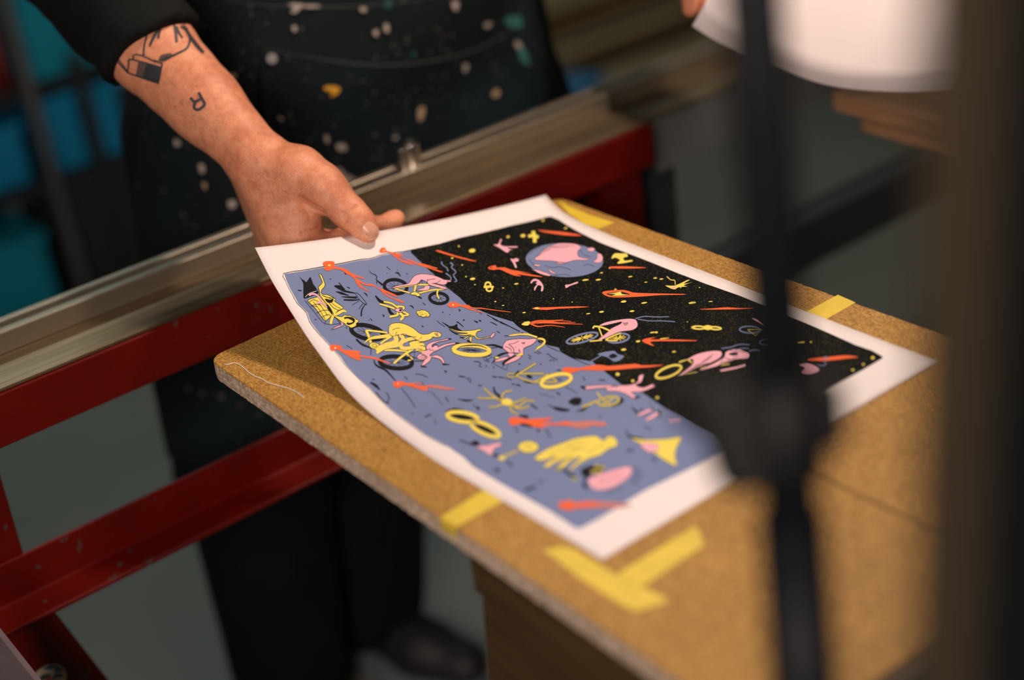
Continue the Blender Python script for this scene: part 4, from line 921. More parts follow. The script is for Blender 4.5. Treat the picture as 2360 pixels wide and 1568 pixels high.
def crate(x0, x1, y0, y1, z0, z1, mat, label, group='blue crates on the storage rack'):
    r = empty('plastic_crate', ((x0 + x1) / 2, (y0 + y1) / 2, z0), label, 'crate', group)
    t = .006
    m = MB().box((x0, y0, z0), (x1, y1, z0 + t)).box((x0, y0, z0), (x0 + t, y1, z1)).box((x1 - t, y0, z0), (x1, y1, z1)).box((x0, y0, z0), (x1, y0 + t, z1)).box((x0, y1 - t, z0), (x1, y1, z1))
    m.build('body', mat, r)
    rm = MB().prism([(x0 - .002, y0 - .008, z1 - .018), (x1 + .002, y0 - .008, z1 - .018), (x1 + .002, y0 + .0001, z1 - .018), (x0 - .002, y0 + .0001, z1 - .018)], (0, 0, .018))
    rm.build('rim', mat, r)
    return r
z1, z2_, z3 = [z + .0005 for z in shelf_z]
yc = YR + .03
crate(.506, .86, yc, yc + .34, z1, z1 + .33, M['teal'], 'large teal crate on the rack, behind the black sleeve')
crate(.506, .588, yc, yc + .34, z2_, z2_ + .150, M['bluep'], 'blue crate on the middle rack shelf between the grey and the dark post')
crate(.603, .672, yc, yc + .34, z2_, z2_ + .148, M['bluep'], 'bright blue crate on the middle rack shelf right of the dark post, beside the apron')
crate(.29, .468, yc, yc + .34, z2_, z2_ + .125, M['bluep'], 'blue crate on the middle rack shelf left of the grey post')
crate(.05, .455, yc, yc + .34, z3, z3 + .205, M['teal'], 'wide teal crate on the bottom rack shelf, low at the left edge')
def carton(x0, x1, y0, y1, z0, z1, mat, label, group=None):
    r = empty('carton', ((x0 + x1) / 2, (y0 + y1) / 2, z0), label, 'box', group)
    bevel(MB().box((x0, y0, z0), (x1, y1, z1)).build('body', mat, r), .003)
    MB().box((x0 + .01, (y0 + y1) / 2 - .004, z1), (x1 - .01, (y0 + y1) / 2 + .004, z1 + .002)).build('lid_seam', M['seam'], r)
    return r
carton(.508, .68, yc, yc + .3, z3, z3 + .27, M['darkbox'], 'black carton on the bottom rack shelf behind the apron')
carton(.16, .445, yc, yc + .3, z1, z1 + .27, M['darkbox'], 'black carton on the upper rack shelf at the left edge of the picture')
rr = empty('hand_tool', (.470, YR + .06, z1), 'dark red tool standing on the upper rack shelf beside the black carton', 'tool')
MB().tube([(.471, YR + .06, z1), (.471, YR + .06, z1 + .05), (.471, YR + .06, z1 + .13)], [.016, .013, .015], 14).build('grip', M['redthing'], rr, smooth=True)
MB().tube([(.471, YR + .06, z1 + .13), (.471, YR + .06, z1 + .21)], .006, 12).build('shaft', M['rackpost'], rr, smooth=True)

# ================================================================ background, right: low wooden bench, rag, pale container
yb0 = 2.05
bz = W(1400, 150, y=yb0)[2]
bn = empty('low_bench', (2.0, 2.3, FL), 'low brown wooden bench in the dim background beyond the apron', 'bench')
bt0 = W(1230, 60, y=yb0); bt1 = W(1600, 60, y=yb0)
btz = W(1340, 135, y=yb0)[2] + .02
bevel(MB().box((1.45, yb0, btz - .05), (3.0, yb0 + .75, btz)).build('top', M['olive'], bn), .004)
for xx in (1.5, 2.85):
    for yy in (yb0 + .05, yb0 + .65): MB().box((xx, yy, FL), (xx + .07, yy + .07, btz - .05)).build('leg', M['olive'], bn)
MB().box((1.5, yb0 + .06, FL + .1), (2.9, yb0 + .1, FL + .18)).build('stretcher', M['olive'], bn)
sheetp = MB().prism([(1.38, 1.50, FL + .001), (2.45, 1.46, FL + .001), (2.50, 2.0, FL + .001), (1.42, 2.02, FL + .001)], (0, 0, .018))
tag(bevel(sheetp.build('plywood_offcut', M['olive']), .002), 'brown sheet of plywood lying on the floor behind the grey table', 'plywood')
rg0 = W(1330, 215, z=FL + .06)
bmr = bmesh.new(); bmesh.ops.create_icosphere(bmr, subdivisions=3, radius=1)
rv = []
for v in bmr.verts:
    c = np.array(v.co[:]); k = 1 + .18 * math.sin(7 * c[0] + 3 * c[1]) + .12 * math.sin(11 * c[1] + 5 * c[2])
    rv.append((rg0[0] + c[0] * .10 * k, rg0[1] + c[1] * .08 * k, FL + .0205 + max(0, (c[2] * k + .75)) * .045))
rf = [[v.index for v in f.verts] for f in bmr.faces]; bmr.free()
tag(obj('crumpled_rag', rv, rf, M['rag'], smooth=True), 'crumpled blue rag on the floor beyond the end of the aluminium rail', 'rag')
pcn = W(1545, 100, y=yb0 + .25)
bkt = empty('white_bucket', (pcn[0], yb0 + .25, btz), 'pale bucket standing on the low bench in the background', 'bucket')
bb = MB(); prof = [(.062, 0), (.075, .17), (.079, .172), (.079, .185), (.072, .185), (.060, .006)]
seg = 32; V_ = []; F_ = []
for r_, z_ in prof:
    for k in range(seg): V_.append((pcn[0] + r_ * math.cos(2 * math.pi * k / seg), yb0 + .25 + r_ * math.sin(2 * math.pi * k / seg), btz + .001 + z_))
for i in range(len(prof) - 1):
    for k in range(seg): F_.append((i * seg + k, i * seg + (k + 1) % seg, (i + 1) * seg + (k + 1) % seg, (i + 1) * seg + k))
F_.append(tuple(range(seg - 1, -1, -1))); F_.append(tuple((len(prof) - 1) * seg + k for k in range(seg)))
bb.add(V_, F_).build('body', M['palegrey'], bkt, smooth=True)
MB().tube([(pcn[0] + .08 * math.cos(t), yb0 + .25 - .03 * math.sin(t), btz + .178 - .09 * math.sin(t)) for t in np.linspace(0, math.pi, 17)], .002, 8).build('handle', M['rackpost'], bkt, smooth=True)
# ================================================================ implicit surfaces
class Field:
    """smooth union of tapered capsules on a (possibly uneven) grid, meshed with surface nets"""
    def __init__(s, xs, ys, zs):
        s.ax = [np.asarray(a, np.float32) for a in (xs, ys, zs)]
        s.F = np.full([len(a) for a in s.ax], 1.0, np.float32)
    def window(s, lo, hi):
        sl = []
        for a, l, h in zip(s.ax, lo, hi):
            i0 = max(0, int(np.searchsorted(a, l)) - 1); i1 = min(len(a), int(np.searchsorted(a, h)) + 1)
            sl.append(slice(i0, i1))
        return tuple(sl)
    def grid(s, sl):
        return (s.ax[0][sl[0]][:, None, None], s.ax[1][sl[1]][None, :, None], s.ax[2][sl[2]][None, None, :])
    @staticmethod
    def capsule(G, a, b, ra, rb, flat=None):
        a = np.asarray(a, np.float32); b = np.asarray(b, np.float32)
        px, py, pz = G[0] - a[0], G[1] - a[1], G[2] - a[2]
        d = b - a
        if flat is not None:                                  # squash along a direction
            n, k = np.asarray(flat[0], np.float32), flat[1]; n = n / np.linalg.norm(n)
            w = (px * n[0] + py * n[1] + pz * n[2]) * (1 / k - 1)
            px, py, pz = px + w * n[0], py + w * n[1], pz + w * n[2]
            d = d + n * (d @ n) * (1 / k - 1)
        L = float(d @ d) + 1e-12
        t = np.clip((px * d[0] + py * d[1] + pz * d[2]) / L, 0, 1)
        return np.sqrt((px - t * d[0]) ** 2 + (py - t * d[1]) ** 2 + (pz - t * d[2]) ** 2) - (ra + (rb - ra) * t)
    def _win(s, a, b, r, k):
        a = np.asarray(a); b = np.asarray(b); m = r + k + .01
        return s.window(np.minimum(a, b) - m, np.maximum(a, b) + m)
    def add(s, a, b, ra, rb=None, k=.006, flat=None):
        rb = ra if rb is None else rb
        sl = s._win(a, b, max(ra, rb), k); d = s.capsule(s.grid(sl), a, b, ra, rb, flat)
        f = s.F[sl]; h = np.maximum(k - np.abs(f - d), 0) / k
        s.F[sl] = np.minimum(f, d) - h * h * k * .25
        return s
    def chain(s, P, R, k=.006, flat=None):
        for i in range(len(P) - 1): s.add(P[i], P[i + 1], R[i], R[i + 1], k, flat)
        return s
    def cut(s, a, b, ra, rb=None, k=.003):
        rb = ra if rb is None else rb
        sl = s._win(a, b, max(ra, rb), k); d = -s.capsule(s.grid(sl), a, b, ra, rb)
        f = s.F[sl]; h = np.maximum(k - np.abs(f - d), 0) / k
        s.F[sl] = np.maximum(f, d) + h * h * k * .25
        return s
    def half(s, p, n, lo=None, hi=None):
        """keep only the side of a plane the normal points away from"""
        n = np.asarray(n, float); n = n / np.linalg.norm(n)
        sl = s.window(lo, hi) if lo is not None else tuple(slice(0, len(a)) for a in s.ax)
        G = s.grid(sl); d = (G[0] - p[0]) * n[0] + (G[1] - p[1]) * n[1] + (G[2] - p[2]) * n[2]
        s.F[sl] = np.maximum(s.F[sl], d.astype(np.float32)); return s
    def merge(s, o, k=.003):
        h = np.maximum(k - np.abs(s.F - o.F), 0) / k
        s.F = np.minimum(s.F, o.F) - h * h * k * .25
        return s
    def mesh(s):
        F = s.F; ins = F < 0
        c = [ins[i:ins.shape[0] - 1 + i, j:ins.shape[1] - 1 + j, k:ins.shape[2] - 1 + k] for i in (0, 1) for j in (0, 1) for k in (0, 1)]
        any_ = c[0].copy(); all_ = c[0].copy()
        for q in c[1:]: any_ |= q; all_ &= q
        cells = np.argwhere(any_ & ~all_)
        vid = np.full(any_.shape, -1, np.int64); vid[tuple(cells.T)] = np.arange(len(cells))
        acc = np.zeros((len(cells), 3)); cnt = np.zeros(len(cells))
        for a in range(8):
            for bit in (1, 2, 4):
                if a & bit: continue
                b = a | bit
                oa = np.array([(a >> 2) & 1, (a >> 1) & 1, a & 1]); ob = np.array([(b >> 2) & 1, (b >> 1) & 1, b & 1])
                fa = F[tuple((cells + oa).T)]; fb = F[tuple((cells + ob).T)]
                m = (fa < 0) != (fb < 0); t = np.where(m, fa / np.where(fa == fb, 1, fa - fb), 0)
                acc[m] += oa + (ob - oa) * t[m, None]; cnt += m
        pos = cells + acc / cnt[:, None]
        V = np.empty_like(pos)
        for k in range(3):
            a = s.ax[k]; i = np.minimum(pos[:, k].astype(int), len(a) - 2); V[:, k] = a[i] + (a[i + 1] - a[i]) * (pos[:, k] - i)
        Q = []
        for d in range(3):
            sl0 = [slice(1, -1)] * 3; sl1 = [slice(1, -1)] * 3
            sl0[d] = slice(0, -1); sl1[d] = slice(1, None)
            A, B = ins[tuple(sl0)], ins[tuple(sl1)]
            off = np.ones(3, int); off[d] = 0
            e = np.argwhere(A != B) + off
            u, v = [k for k in range(3) if k != d]
            eu = np.zeros(3, int); eu[u] = 1; ev = np.zeros(3, int); ev[v] = 1
            q = np.stack([vid[tuple((e - eu - ev).T)], vid[tuple((e - ev).T)], vid[tuple(e.T)], vid[tuple((e - eu).T)]], 1)
            flip = A[A != B] if d != 1 else ~A[A != B]
            q[~flip] = q[~flip][:, ::-1]
            Q.append(q)
        return V, np.concatenate(Q)

def uneven(a, b, fine, coarse, lo, hi):
    return np.concatenate([np.arange(lo, a, coarse), np.arange(a, b, fine), np.arange(b, hi + coarse, coarse)])
def px_r(r, d): return r * d / FPX

# ================================================================ the worker
worker = empty('person', (.37, .45, FL), 'person in a paint-splashed dark apron and black sleeves, holding the print by one corner', 'person')
# ---- right arm and hand (pixel, distance) joints
def J(px, py, d): return D(px, py, d)
XS = np.concatenate([np.arange(-.02, .060, .007), np.arange(.060, .215, .00105), np.arange(.215, .465, .007), np.arange(.465, .64, .0022), np.arange(.64, .75, .007)]); YS = np.concatenate([np.arange(-.10, -.006, .004), np.arange(-.006, .210, .00105), np.arange(.210, .63, .008)]); ZS = np.concatenate([np.arange(-.03, .006, .007), np.arange(.006, .205, .00105), np.arange(.205, .30, .0025), np.arange(.30, .65, .007)])
Fb = Field(XS, YS, ZS)
cuff, wri = J(352, 118, 1.25), J(590, 362, 1.212)
elb = J(140, -120, 1.315)
sh_r = np.array([.155, .45, .50]); sh_l = np.array([.60, .45, .50])
Fb.chain([elb, cuff, J(470, 238, 1.231), wri], [.041, .0362, .0298, .0235], .008, None)
Fb.add(J(420, 190, 1.245), J(500, 275, 1.235), .028, .024, .012)
# palm: four metacarpals fanning away from us, heel, first web
im, mm, rm, lm = J(680, 583, 1.208), J(664, 590, 1.228), J(652, 592, 1.248), J(642, 588, 1.264)
Fb.add(J(596, 378, 1.210), im, px_r(66, 1.21), px_r(47, 1.208), .010)
Fb.add(J(590, 384, 1.226), mm, px_r(60, 1.22), px_r(48, 1.228), .010)
Fb.add(J(584, 384, 1.238), rm, px_r(54, 1.24), px_r(44, 1.248), .010)
Fb.add(J(580, 384, 1.248), lm, px_r(48, 1.25), px_r(38, 1.264), .010)
# thumb metacarpal and thenar
Fb.chain([J(628, 385, 1.207), J(688, 402, 1.200), J(735, 428, 1.196)], [px_r(62, 1.2), px_r(61, 1.2), px_r(52, 1.196)], .010)
Fb.add(J(655, 455, 1.208), J(680, 500, 1.208), px_r(52, 1.2), px_r(44, 1.2), .012)
Fb.add(J(696, 508, 1.205), J(706, 575, 1.207), px_r(44, 1.2), px_r(42, 1.2), .010)
# fingers under the print
Ff = Field(XS, YS, ZS)
Ff.chain([im, J(735, 574, 1.212), J(787, 557, 1.217), J(852, 532, 1.222), J(908, 507, 1.226), J(914, 504, 1.2265)], [px_r(47, 1.21), px_r(36, 1.21), px_r(29, 1.215), px_r(25, 1.22), px_r(21, 1.226), px_r(19, 1.226)], .004)
Ff.chain([mm, J(722, 556, 1.236), J(770, 562, 1.238), J(830, 536, 1.243), J(866, 515, 1.247)], [px_r(48, 1.22), px_r(33, 1.23), px_r(28, 1.24), px_r(24, 1.24), px_r(19, 1.247)], .004)
Ff.chain([rm, J(700, 580, 1.262), J(745, 585, 1.264), J(800, 562, 1.266), J(840, 540, 1.268)], [px_r(44, 1.25), px_r(34, 1.26), px_r(28, 1.26), px_r(24, 1.26), px_r(19, 1.268)], .004)
Ff.chain([lm, J(684, 600, 1.280), J(722, 606, 1.284), J(766, 590, 1.288), J(800, 572, 1.290)], [px_r(38, 1.26), px_r(28, 1.28), px_r(24, 1.28), px_r(21, 1.28), px_r(17, 1.29)], .004)
Fb.merge(Ff, .006)
# thumb phalanges
Ft = Field(XS, YS, ZS)
Ft.chain([J(735, 430, 1.196), J(779, 468, 1.192), J(808, 493, 1.190), J(832, 515, 1.188), J(849, 535, 1.186)], [px_r(49, 1.196), px_r(39, 1.192), px_r(37.5, 1.19), px_r(32, 1.188), px_r(24.5, 1.186)], .006)
Ft.add(J(742, 428, 1.190), J(748, 434, 1.190), px_r(47, 1.19), None, .012)      # knuckle
Fb.merge(Ft, .005)
# creases: web, thumb knuckle wrinkles
for a, b, r, k in (((694, 463, 1.184), (738, 488, 1.184), 8, .005), ((738, 488, 1.186), (752, 500, 1.192), 9, .005), ((690, 540, 1.181), (722, 531, 1.183), 3.0, .003), ((722, 531, 1.183), (746, 528, 1.186), 3.4, .003), ((700, 470, 1.187), (716, 500, 1.186), 4, .006)):
    Fb.cut(J(*a), J(*b), px_r(r, 1.19), None, k)
def surf_pt(px, py, d0=1.12, d1=1.26):
    """first point on the field along a pixel ray"""
    lastd = d0
    for d in np.arange(d0, d1, .0006):
        p = D(px, py, d); ii = [int(np.searchsorted(a, c)) - 1 for a, c in zip(Fb.ax, p)]
        if all(0 <= i < len(a) for i, a in zip(ii, Fb.ax)) and Fb.F[tuple(ii)] < 0: return d
    return None
def wrinkle(pxs, r=1.6, k=.0016, lift=.0005):
    Q = []
    for x, y in pxs:
        d = surf_pt(x, y)
        if d: Q.append(D(x, y, d - lift))
    for a, b in zip(Q, Q[1:]): Fb.cut(a, b, px_r(r, 1.19), None, k)
wrinkle([(797, 508), (801, 498), (812, 484), (823, 475)], 2.2); wrinkle([(788, 502), (792, 492), (803, 479)], 1.6)
wrinkle([(694, 541), (708, 533), (722, 530), (738, 522)], 2.2); wrinkle([(697, 466), (712, 476), (728, 484), (744, 490)], 2.4); wrinkle([(700, 478), (712, 490), (716, 505)], 1.4)
# upper arm, shoulders and trunk (inside the clothing), left arm
Fb.add(elb, sh_r, .043, .052, .02)
Fb.add(sh_r, sh_l, .055, None, .04); Fb.add((.36, .47, .46), (.37, .47, .02), .12, .13, .05)
lel = np.array([.67, .40, .22]); lwr = D(1615, -215, 1.402)
Fb.chain([sh_l, lel, lwr], [.052, .042, .025], .02)
for (kx, ky, kd), r in (((1640, -88, 1.374), .0135), ((1668, -92, 1.386), .0135), ((1696, -100, 1.398), .0125), ((1720, -112, 1.408), .0115)):
    Fb.add(lwr, D(kx, ky, kd), .019, r, .012)
for P, r in ((((1640, -88, 1.374), (1606, -30, 1.361), (1596, -2, 1.358), (1592, 20, 1.356)), .0092), (((1668, -92, 1.386), (1644, -22, 1.372), (1634, 14, 1.366), (1630, 40, 1.362)), .0095),
             (((1696, -100, 1.398), (1682, -30, 1.384), (1674, 6, 1.377), (1670, 32, 1.372)), .0090), (((1720, -112, 1.408), (1716, -56, 1.396), (1712, -28, 1.390), (1708, -6, 1.386)), .0080),
             (((1590, -170, 1.385), (1572, -118, 1.352), (1592, -82, 1.326), (1618, -60, 1.317)), .0100)):
    Fb.chain([D(*p) for p in P], [r + .003, r + .0012, r, r - .0016], .004)
Vb, Qb = Fb.mesh()
body = obj('body', Vb, Qb, M['skin'], worker, smooth=True)
sm = body.modifiers.new('smooth', 'SMOOTH'); sm.factor = .5; sm.iterations = 3
body['label'] = 'bare tattooed forearm and hand pinching the print'
body_bvh = BVHTree.FromPolygons([tuple(v) for v in Vb], [tuple(int(i) for i in q) for q in Qb])
def ray_surf(bvh, maxd=3):
    def fn(px):
        P = np.zeros((len(px), 3)); N = np.zeros((len(px), 3)); ok = np.zeros(len(px), bool)
        o = Vector(CAM)
        for i, (x, y) in enumerate(px):
            r = Vector(ray(x, y)).normalized()
            h, n, _, dd = bvh.ray_cast(o, r, maxd)
            if h is not None:
                P[i] = h; ok[i] = True
                n = np.array(n); N[i] = n if n @ np.array(r) < 0 else -n
        return P, N, ok
    return fn
# ---- tattoos
cur = Flat(['tattoo', 'tattoo_soft', 'softblack', 'arm'])
def T_(s, w, layer=2, col='tattoo', fr='T', sm=4):
    w = [q * 1.25 for q in w] if hasattr(w, '__len__') else w * 1.25
    p = pts(fr, s)
    if sm: p = smooth_pts(p, False, sm)
    stroke(p, w, col, layer)
T_("940,300 915,400 905,500", 3.4); T_("1080,240 1040,270 985,360 962,420", [3, 6, 4]); T_("1060,260 1045,310 1035,350", [3, 5]); T_("1180,225 1195,300 1203,385", [4, 5, 5]); T_("1195,240 1230,310 1258,345", [6, 4, 3]); T_("1235,240 1280,270 1318,330 1315,400 1280,450 1180,500 1090,550", [4, 4, 4, 4, 3.4])
T_("1265,230 1330,340 1390,420 1445,480", [3, 7, 7, 5]); T_("1290,250 1310,300 1330,340", 3)
T_("660,540 720,610 765,655", 2.6); T_("680,535 730,600 765,650", 2.2)
T_("775,535 765,655 900,705 1040,755 1075,580 1000,545", 3.4, sm=0); T_("775,535 815,540", 3, sm=0); T_("815,540 812,500 840,492 900,505 1000,555 1075,575 1060,610 960,580 815,540", 3.0, sm=0)
p_ = pts('T', "935,568 1068,612 1035,748 900,702"); cur.face(p_, 'tattoo', 1)
p_ = pts('T', "860,556 935,570 898,702 835,680"); cur.face(p_, 'tattoo_soft', 1)
p_ = pts('T', "1035,550 1060,500 1140,480 1180,495 1100,545 1070,565"); cur.face(p_, 'tattoo_soft', 1)
p_ = pts('T', "1050,545 1110,510 1160,505 1090,550"); cur.face(p_, 'tattoo', 2)
grid_x = np.arange(250, 500, 5.0); grid_y = np.arange(40, 290, 5.0)
def smooth_body(fn):
    return fn
tat = cur.lay(ray_surf(body_bvh), grid_x, grid_y, [M['tattoo'], M['tattoo_soft'], M['tattoo'], M['skin']], 'tattoo', body, .0003, .00008)
tat['label'] = 'dark ink tattoo of a hand with a shaded shirt cuff'
cur = Flat(['tattoo', 'tattoo_soft', 'softblack', 'arm'])
T_("1403,836 1425,880 1462,944", 5.4, sm=0); T_("1463,944 1432,973 1394,993 1366,978 1364,948 1382,916 1436,894", 5.2); T_("1380,918 1352,916 1348,900 1325,887", 5.2, sm=0)
tat2 = cur.lay(ray_surf(body_bvh), grid_x, grid_y, [M['tattoo'], M['tattoo_soft'], M['tattoo'], M['skin']], 'tattoo', body, .0003, .00008)
tat2['label'] = 'dark ink tattoo of the letter R'
# fine hair on the forearm
hv = MB(); hr = random.Random(8)
hdir0 = (wri - cuff) / np.linalg.norm(wri - cuff)
for _ in range(520):
    f_ = hr.random() ** .8; w_ = hr.uniform(-1, .55)
    x_ = 345 + (640 - 345) * f_ - .716 * 0; y_ = 120 + (470 - 120) * f_
    hw = 96 - 34 * min(1, f_ * 1.3)
    x_ += .716 * hw * w_; y_ -= .698 * hw * w_
    P_h, N_h, ok_h = ray_surf(body_bvh)(np.array([[x_, y_]]))
    if not ok_h[0]: continue
    d_ = hdir0 + np.array([hr.gauss(0, .35), hr.gauss(0, .35), hr.gauss(0, .3)]); n_ = N_h[0]
    d_ = d_ - n_ * (d_ @ n_); d_ /= np.linalg.norm(d_); L_ = hr.uniform(.003, .007)
    s_ = np.cross(d_, n_) * .000038
    a_ = P_h[0] + n_ * .0001; m_ = a_ + d_ * L_ * .5 + n_ * .0006; e_ = a_ + d_ * L_ + n_ * .0007 + s_ * hr.uniform(-12, 12)
    hv.add([a_ - s_, a_ + s_, m_ + s_, m_ - s_, e_], [(0, 1, 2, 3), (3, 2, 4)])
ah = hv.build('arm_hair', plain('arm_hair', (.075, .036, .02), .6), body)
ah['kind'] = 'stuff'
# ---- thumbnail
cur = Flat(['nail'])
np_ = smooth_pts(pts('N', "1508,985 1515,955 1535,925 1560,905 1590,910 1625,940 1652,970 1658,1005 1640,1045 1605,1070 1570,1072 1545,1055 1520,1025"), True, 4)
cur.face(np_, 'nail', 0)
def nail_surf(px):
    P, N, ok = ray_surf(body_bvh)(px)
    c = np.array([853, 533]); r = np.clip(1 - ((px - c) ** 2).sum(1) / 22 ** 2, 0, 1)
    return P + N * (r * .0007)[:, None], N, ok
nl = cur.lay(nail_surf, np.arange(830, 880, 2.0), np.arange(505, 560, 2.0), [M['nail']], 'thumbnail', body, .0003, 0)
for p in nl.data.polygons: p.use_smooth = True

# ---- shirt
XS2 = np.arange(-.02, .80, .006); YS2 = np.arange(.10, .66, .006); ZS2 = np.arange(-.10, .66, .006)
Fs = Field(XS2, YS2, ZS2)
cdir = cuff - elb; cdir /= np.linalg.norm(cdir)
Fs.chain([sh_r, elb, J(250, 2, 1.281), cuff, J(470, 238, 1.231)], [.075, .050, .0455, .0435, .0425], .02)
c1, c2, c3 = J(262, 187, 1.25), J(432, 64, 1.25), J(318, 92, 1.207)
cut_p = (c1 + c2) / 2; cn = np.cross(c2 - c1, c3 - c1); cn /= np.linalg.norm(cn)
if cn @ cdir < 0: cn = -cn
Fs.half(cut_p, cn, cut_p - .10, cut_p + .12)
Ft2 = Field(XS2, YS2, ZS2)
Ft2.add((.30, .47, .47), (.46, .47, .47), .115, None, .05); Ft2.add((.37, .48, .44), (.40, .47, .02), .165, .17, .06, None); Ft2.add(sh_r, sh_l, .078, None, .06)
Ft2.chain([sh_l, lel, D(1628, -300, 1.425)], [.078, .062, .046], .03)
Fs.merge(Ft2, .02)
Vs, Qs = Fs.mesh()
nzv = .0022 * np.sin(Vs[:, 0] * 70 + 3 * np.sin(Vs[:, 2] * 40)) * np.sin(Vs[:, 2] * 55 + 2 * np.sin(Vs[:, 1] * 60))
Vs = Vs + np.stack([nzv, nzv * .5, nzv], 1)
shirt = obj('shirt', Vs, Qs, M['shirt'], worker, smooth=True)
sm = shirt.modifiers.new('smooth', 'SMOOTH'); sm.factor = .5; sm.iterations = 2
shirt['label'] = 'black shirt with the sleeve pushed up to the forearm'

# ---- apron
ACX, ACY = .405, .475
def apron_half(z):
    return np.interp(z, [-.40, -.30, -.20, -.05, .06, .16, .30, .45], [.300, .298, .292, .268, .240, .222, .205, .16])
def apron_deep(z):
    return np.interp(z, [-.40, -.20, -.05, .06, .16, .30, .45], [.215, .215, .212, .205, .190, .175, .17])
def apron_pt(t, z, off=0.0):
    a = math.pi * (1.04 + .92 * t)                       # left side -> front -> right side
    w = apron_half(z) + off; d = apron_deep(z) + off
    fold = .006 * math.sin(9 * t + 6 * z) * np.interp(z, [-.4, -.1, .3], [1.6, .8, .3]) + .0045 * math.sin(38 * z + 5 * math.sin(4 * t)) * np.interp(z, [-.1, .05, .25], [.2, 1, 1])
    ex = .78
    cx, sy = math.cos(a), math.sin(a)
    x = ACX + w * math.copysign(abs(cx) ** ex, cx) + fold * .3
    y = ACY + d * math.copysign(abs(sy) ** ex, sy) - fold
    return np.array([x, y, z])
def apron_mesh(t0, t1, z0, z1, nt, nz, off, th):
    V = []; F = []
    for layer in (0, 1):
        for i in range(nt + 1):
            for j in range(nz + 1): V.append(apron_pt(t0 + (t1 - t0) * i / nt, z0 + (z1 - z0) * j / nz, off - th * layer))
    k = (nt + 1) * (nz + 1); id_ = lambda i, j: i * (nz + 1) + j
    for i in range(nt):
        for j in range(nz):
            q = (id_(i, j), id_(i + 1, j), id_(i + 1, j + 1), id_(i, j + 1)); F.append(q); F.append(tuple(k + a for a in q[::-1]))
    b = [id_(i, 0) for i in range(nt + 1)] + [id_(nt, j) for j in range(1, nz + 1)] + [id_(i, nz) for i in range(nt - 1, -1, -1)] + [id_(0, j) for j in range(nz - 1, 0, -1)]
    for p, q in zip(b, b[1:] + b[:1]): F.append((p, k + p, k + q, q))
    return V, F
V, F = apron_mesh(0, 1, -.335, .44, 90, 110, 0, .003)
apron = obj('apron', V, F, M['apron'], worker, smooth=True)
apron['label'] = 'dark navy apron spattered with paint'
ap_bvh = BVHTree.FromPolygons([tuple(v) for v in V], F)
aps = ray_surf(ap_bvh)
# pocket panel, its rivets and hems, traced on the cloth
def on_apron(name, fill, mat, parent, base, us, vs, lab=None):
    global cur
    cur = Flat(['a']); fill()
    o = cur.lay(aps, us, vs, [mat], name, parent, base, 0)
    if lab: o['label'] = lab
    return o
ugx, ugy = np.arange(320, 1260, 14.0), np.arange(-30, 640, 14.0)
pk = on_apron('pocket', lambda: cur.face(smooth_pts(pts(None, "607,112 700,128 820,146 930,146 1040,128 1130,95 1195,50 1238,130 1250,260 1100,320 930,395 760,470 640,520 612,520 608,300"), True, 3), 'a', 0), M['pocket'], apron, .0022, ugx, ugy)
sol = pk.modifiers.new('solid', 'SOLIDIFY'); sol.thickness = .002; sol.offset = -1
def hems():
    stroke(smooth_pts(pts(None, "607,112 700,130 820,147 930,147 1040,129 1130,96 1195,50"), False, 5), [1.2, 1.6, 3.4, 3.6, 4, 3, 1], 'a', 0)
on_apron('pocket_hem', hems, M['hem'], pk, .0030, ugx, ugy)
on_apron('pocket_seam', lambda: stroke(pts(None, "607,112 609,200 611,330 613,520"), 2.4, 'a', 0), plain('dark_stitching', (.004, .005, .007), .9), pk, .0028, ugx, ugy)
on_apron('waist_seam', lambda: stroke(smooth_pts(pts(None, "520,0 640,14 780,16 900,8 1010,-8"), False, 5), [1, 2.4, 2.4, 1], 'a', 0), M['hem'], apron, .0012, ugx, ugy)
on_apron('waist_fold_shade', lambda: stroke(smooth_pts(pts(None, "607,178 760,192 900,188 1040,170"), False, 5), [1, 2.6, 2.6, .6], 'a', 0), plain('fold_shade', (.004, .005, .006), .9), pk, .0028, ugx, ugy)  # dark line drawn on the cloth for the shade in a fold
rp, rn, _ = aps(np.array([[626, 135]]))
def disc(c, n, r0, r1, h, name, mat, parent):
    n = n / np.linalg.norm(n); return MB().tube([c, c + n * h], [r0, r1], 22).build(name, mat, parent)
rv_ = disc(rp[0] + rn[0] * .002, rn[0], .0052, .0045, .0022, 'rivet', plain('rivet_metal', (.22, .22, .21), .4, metal=.7), pk)
disc(rp[0] + rn[0] * .0041, rn[0], .0017, .0015, .0005, 'rivet_centre', M['dark_steel'], pk)
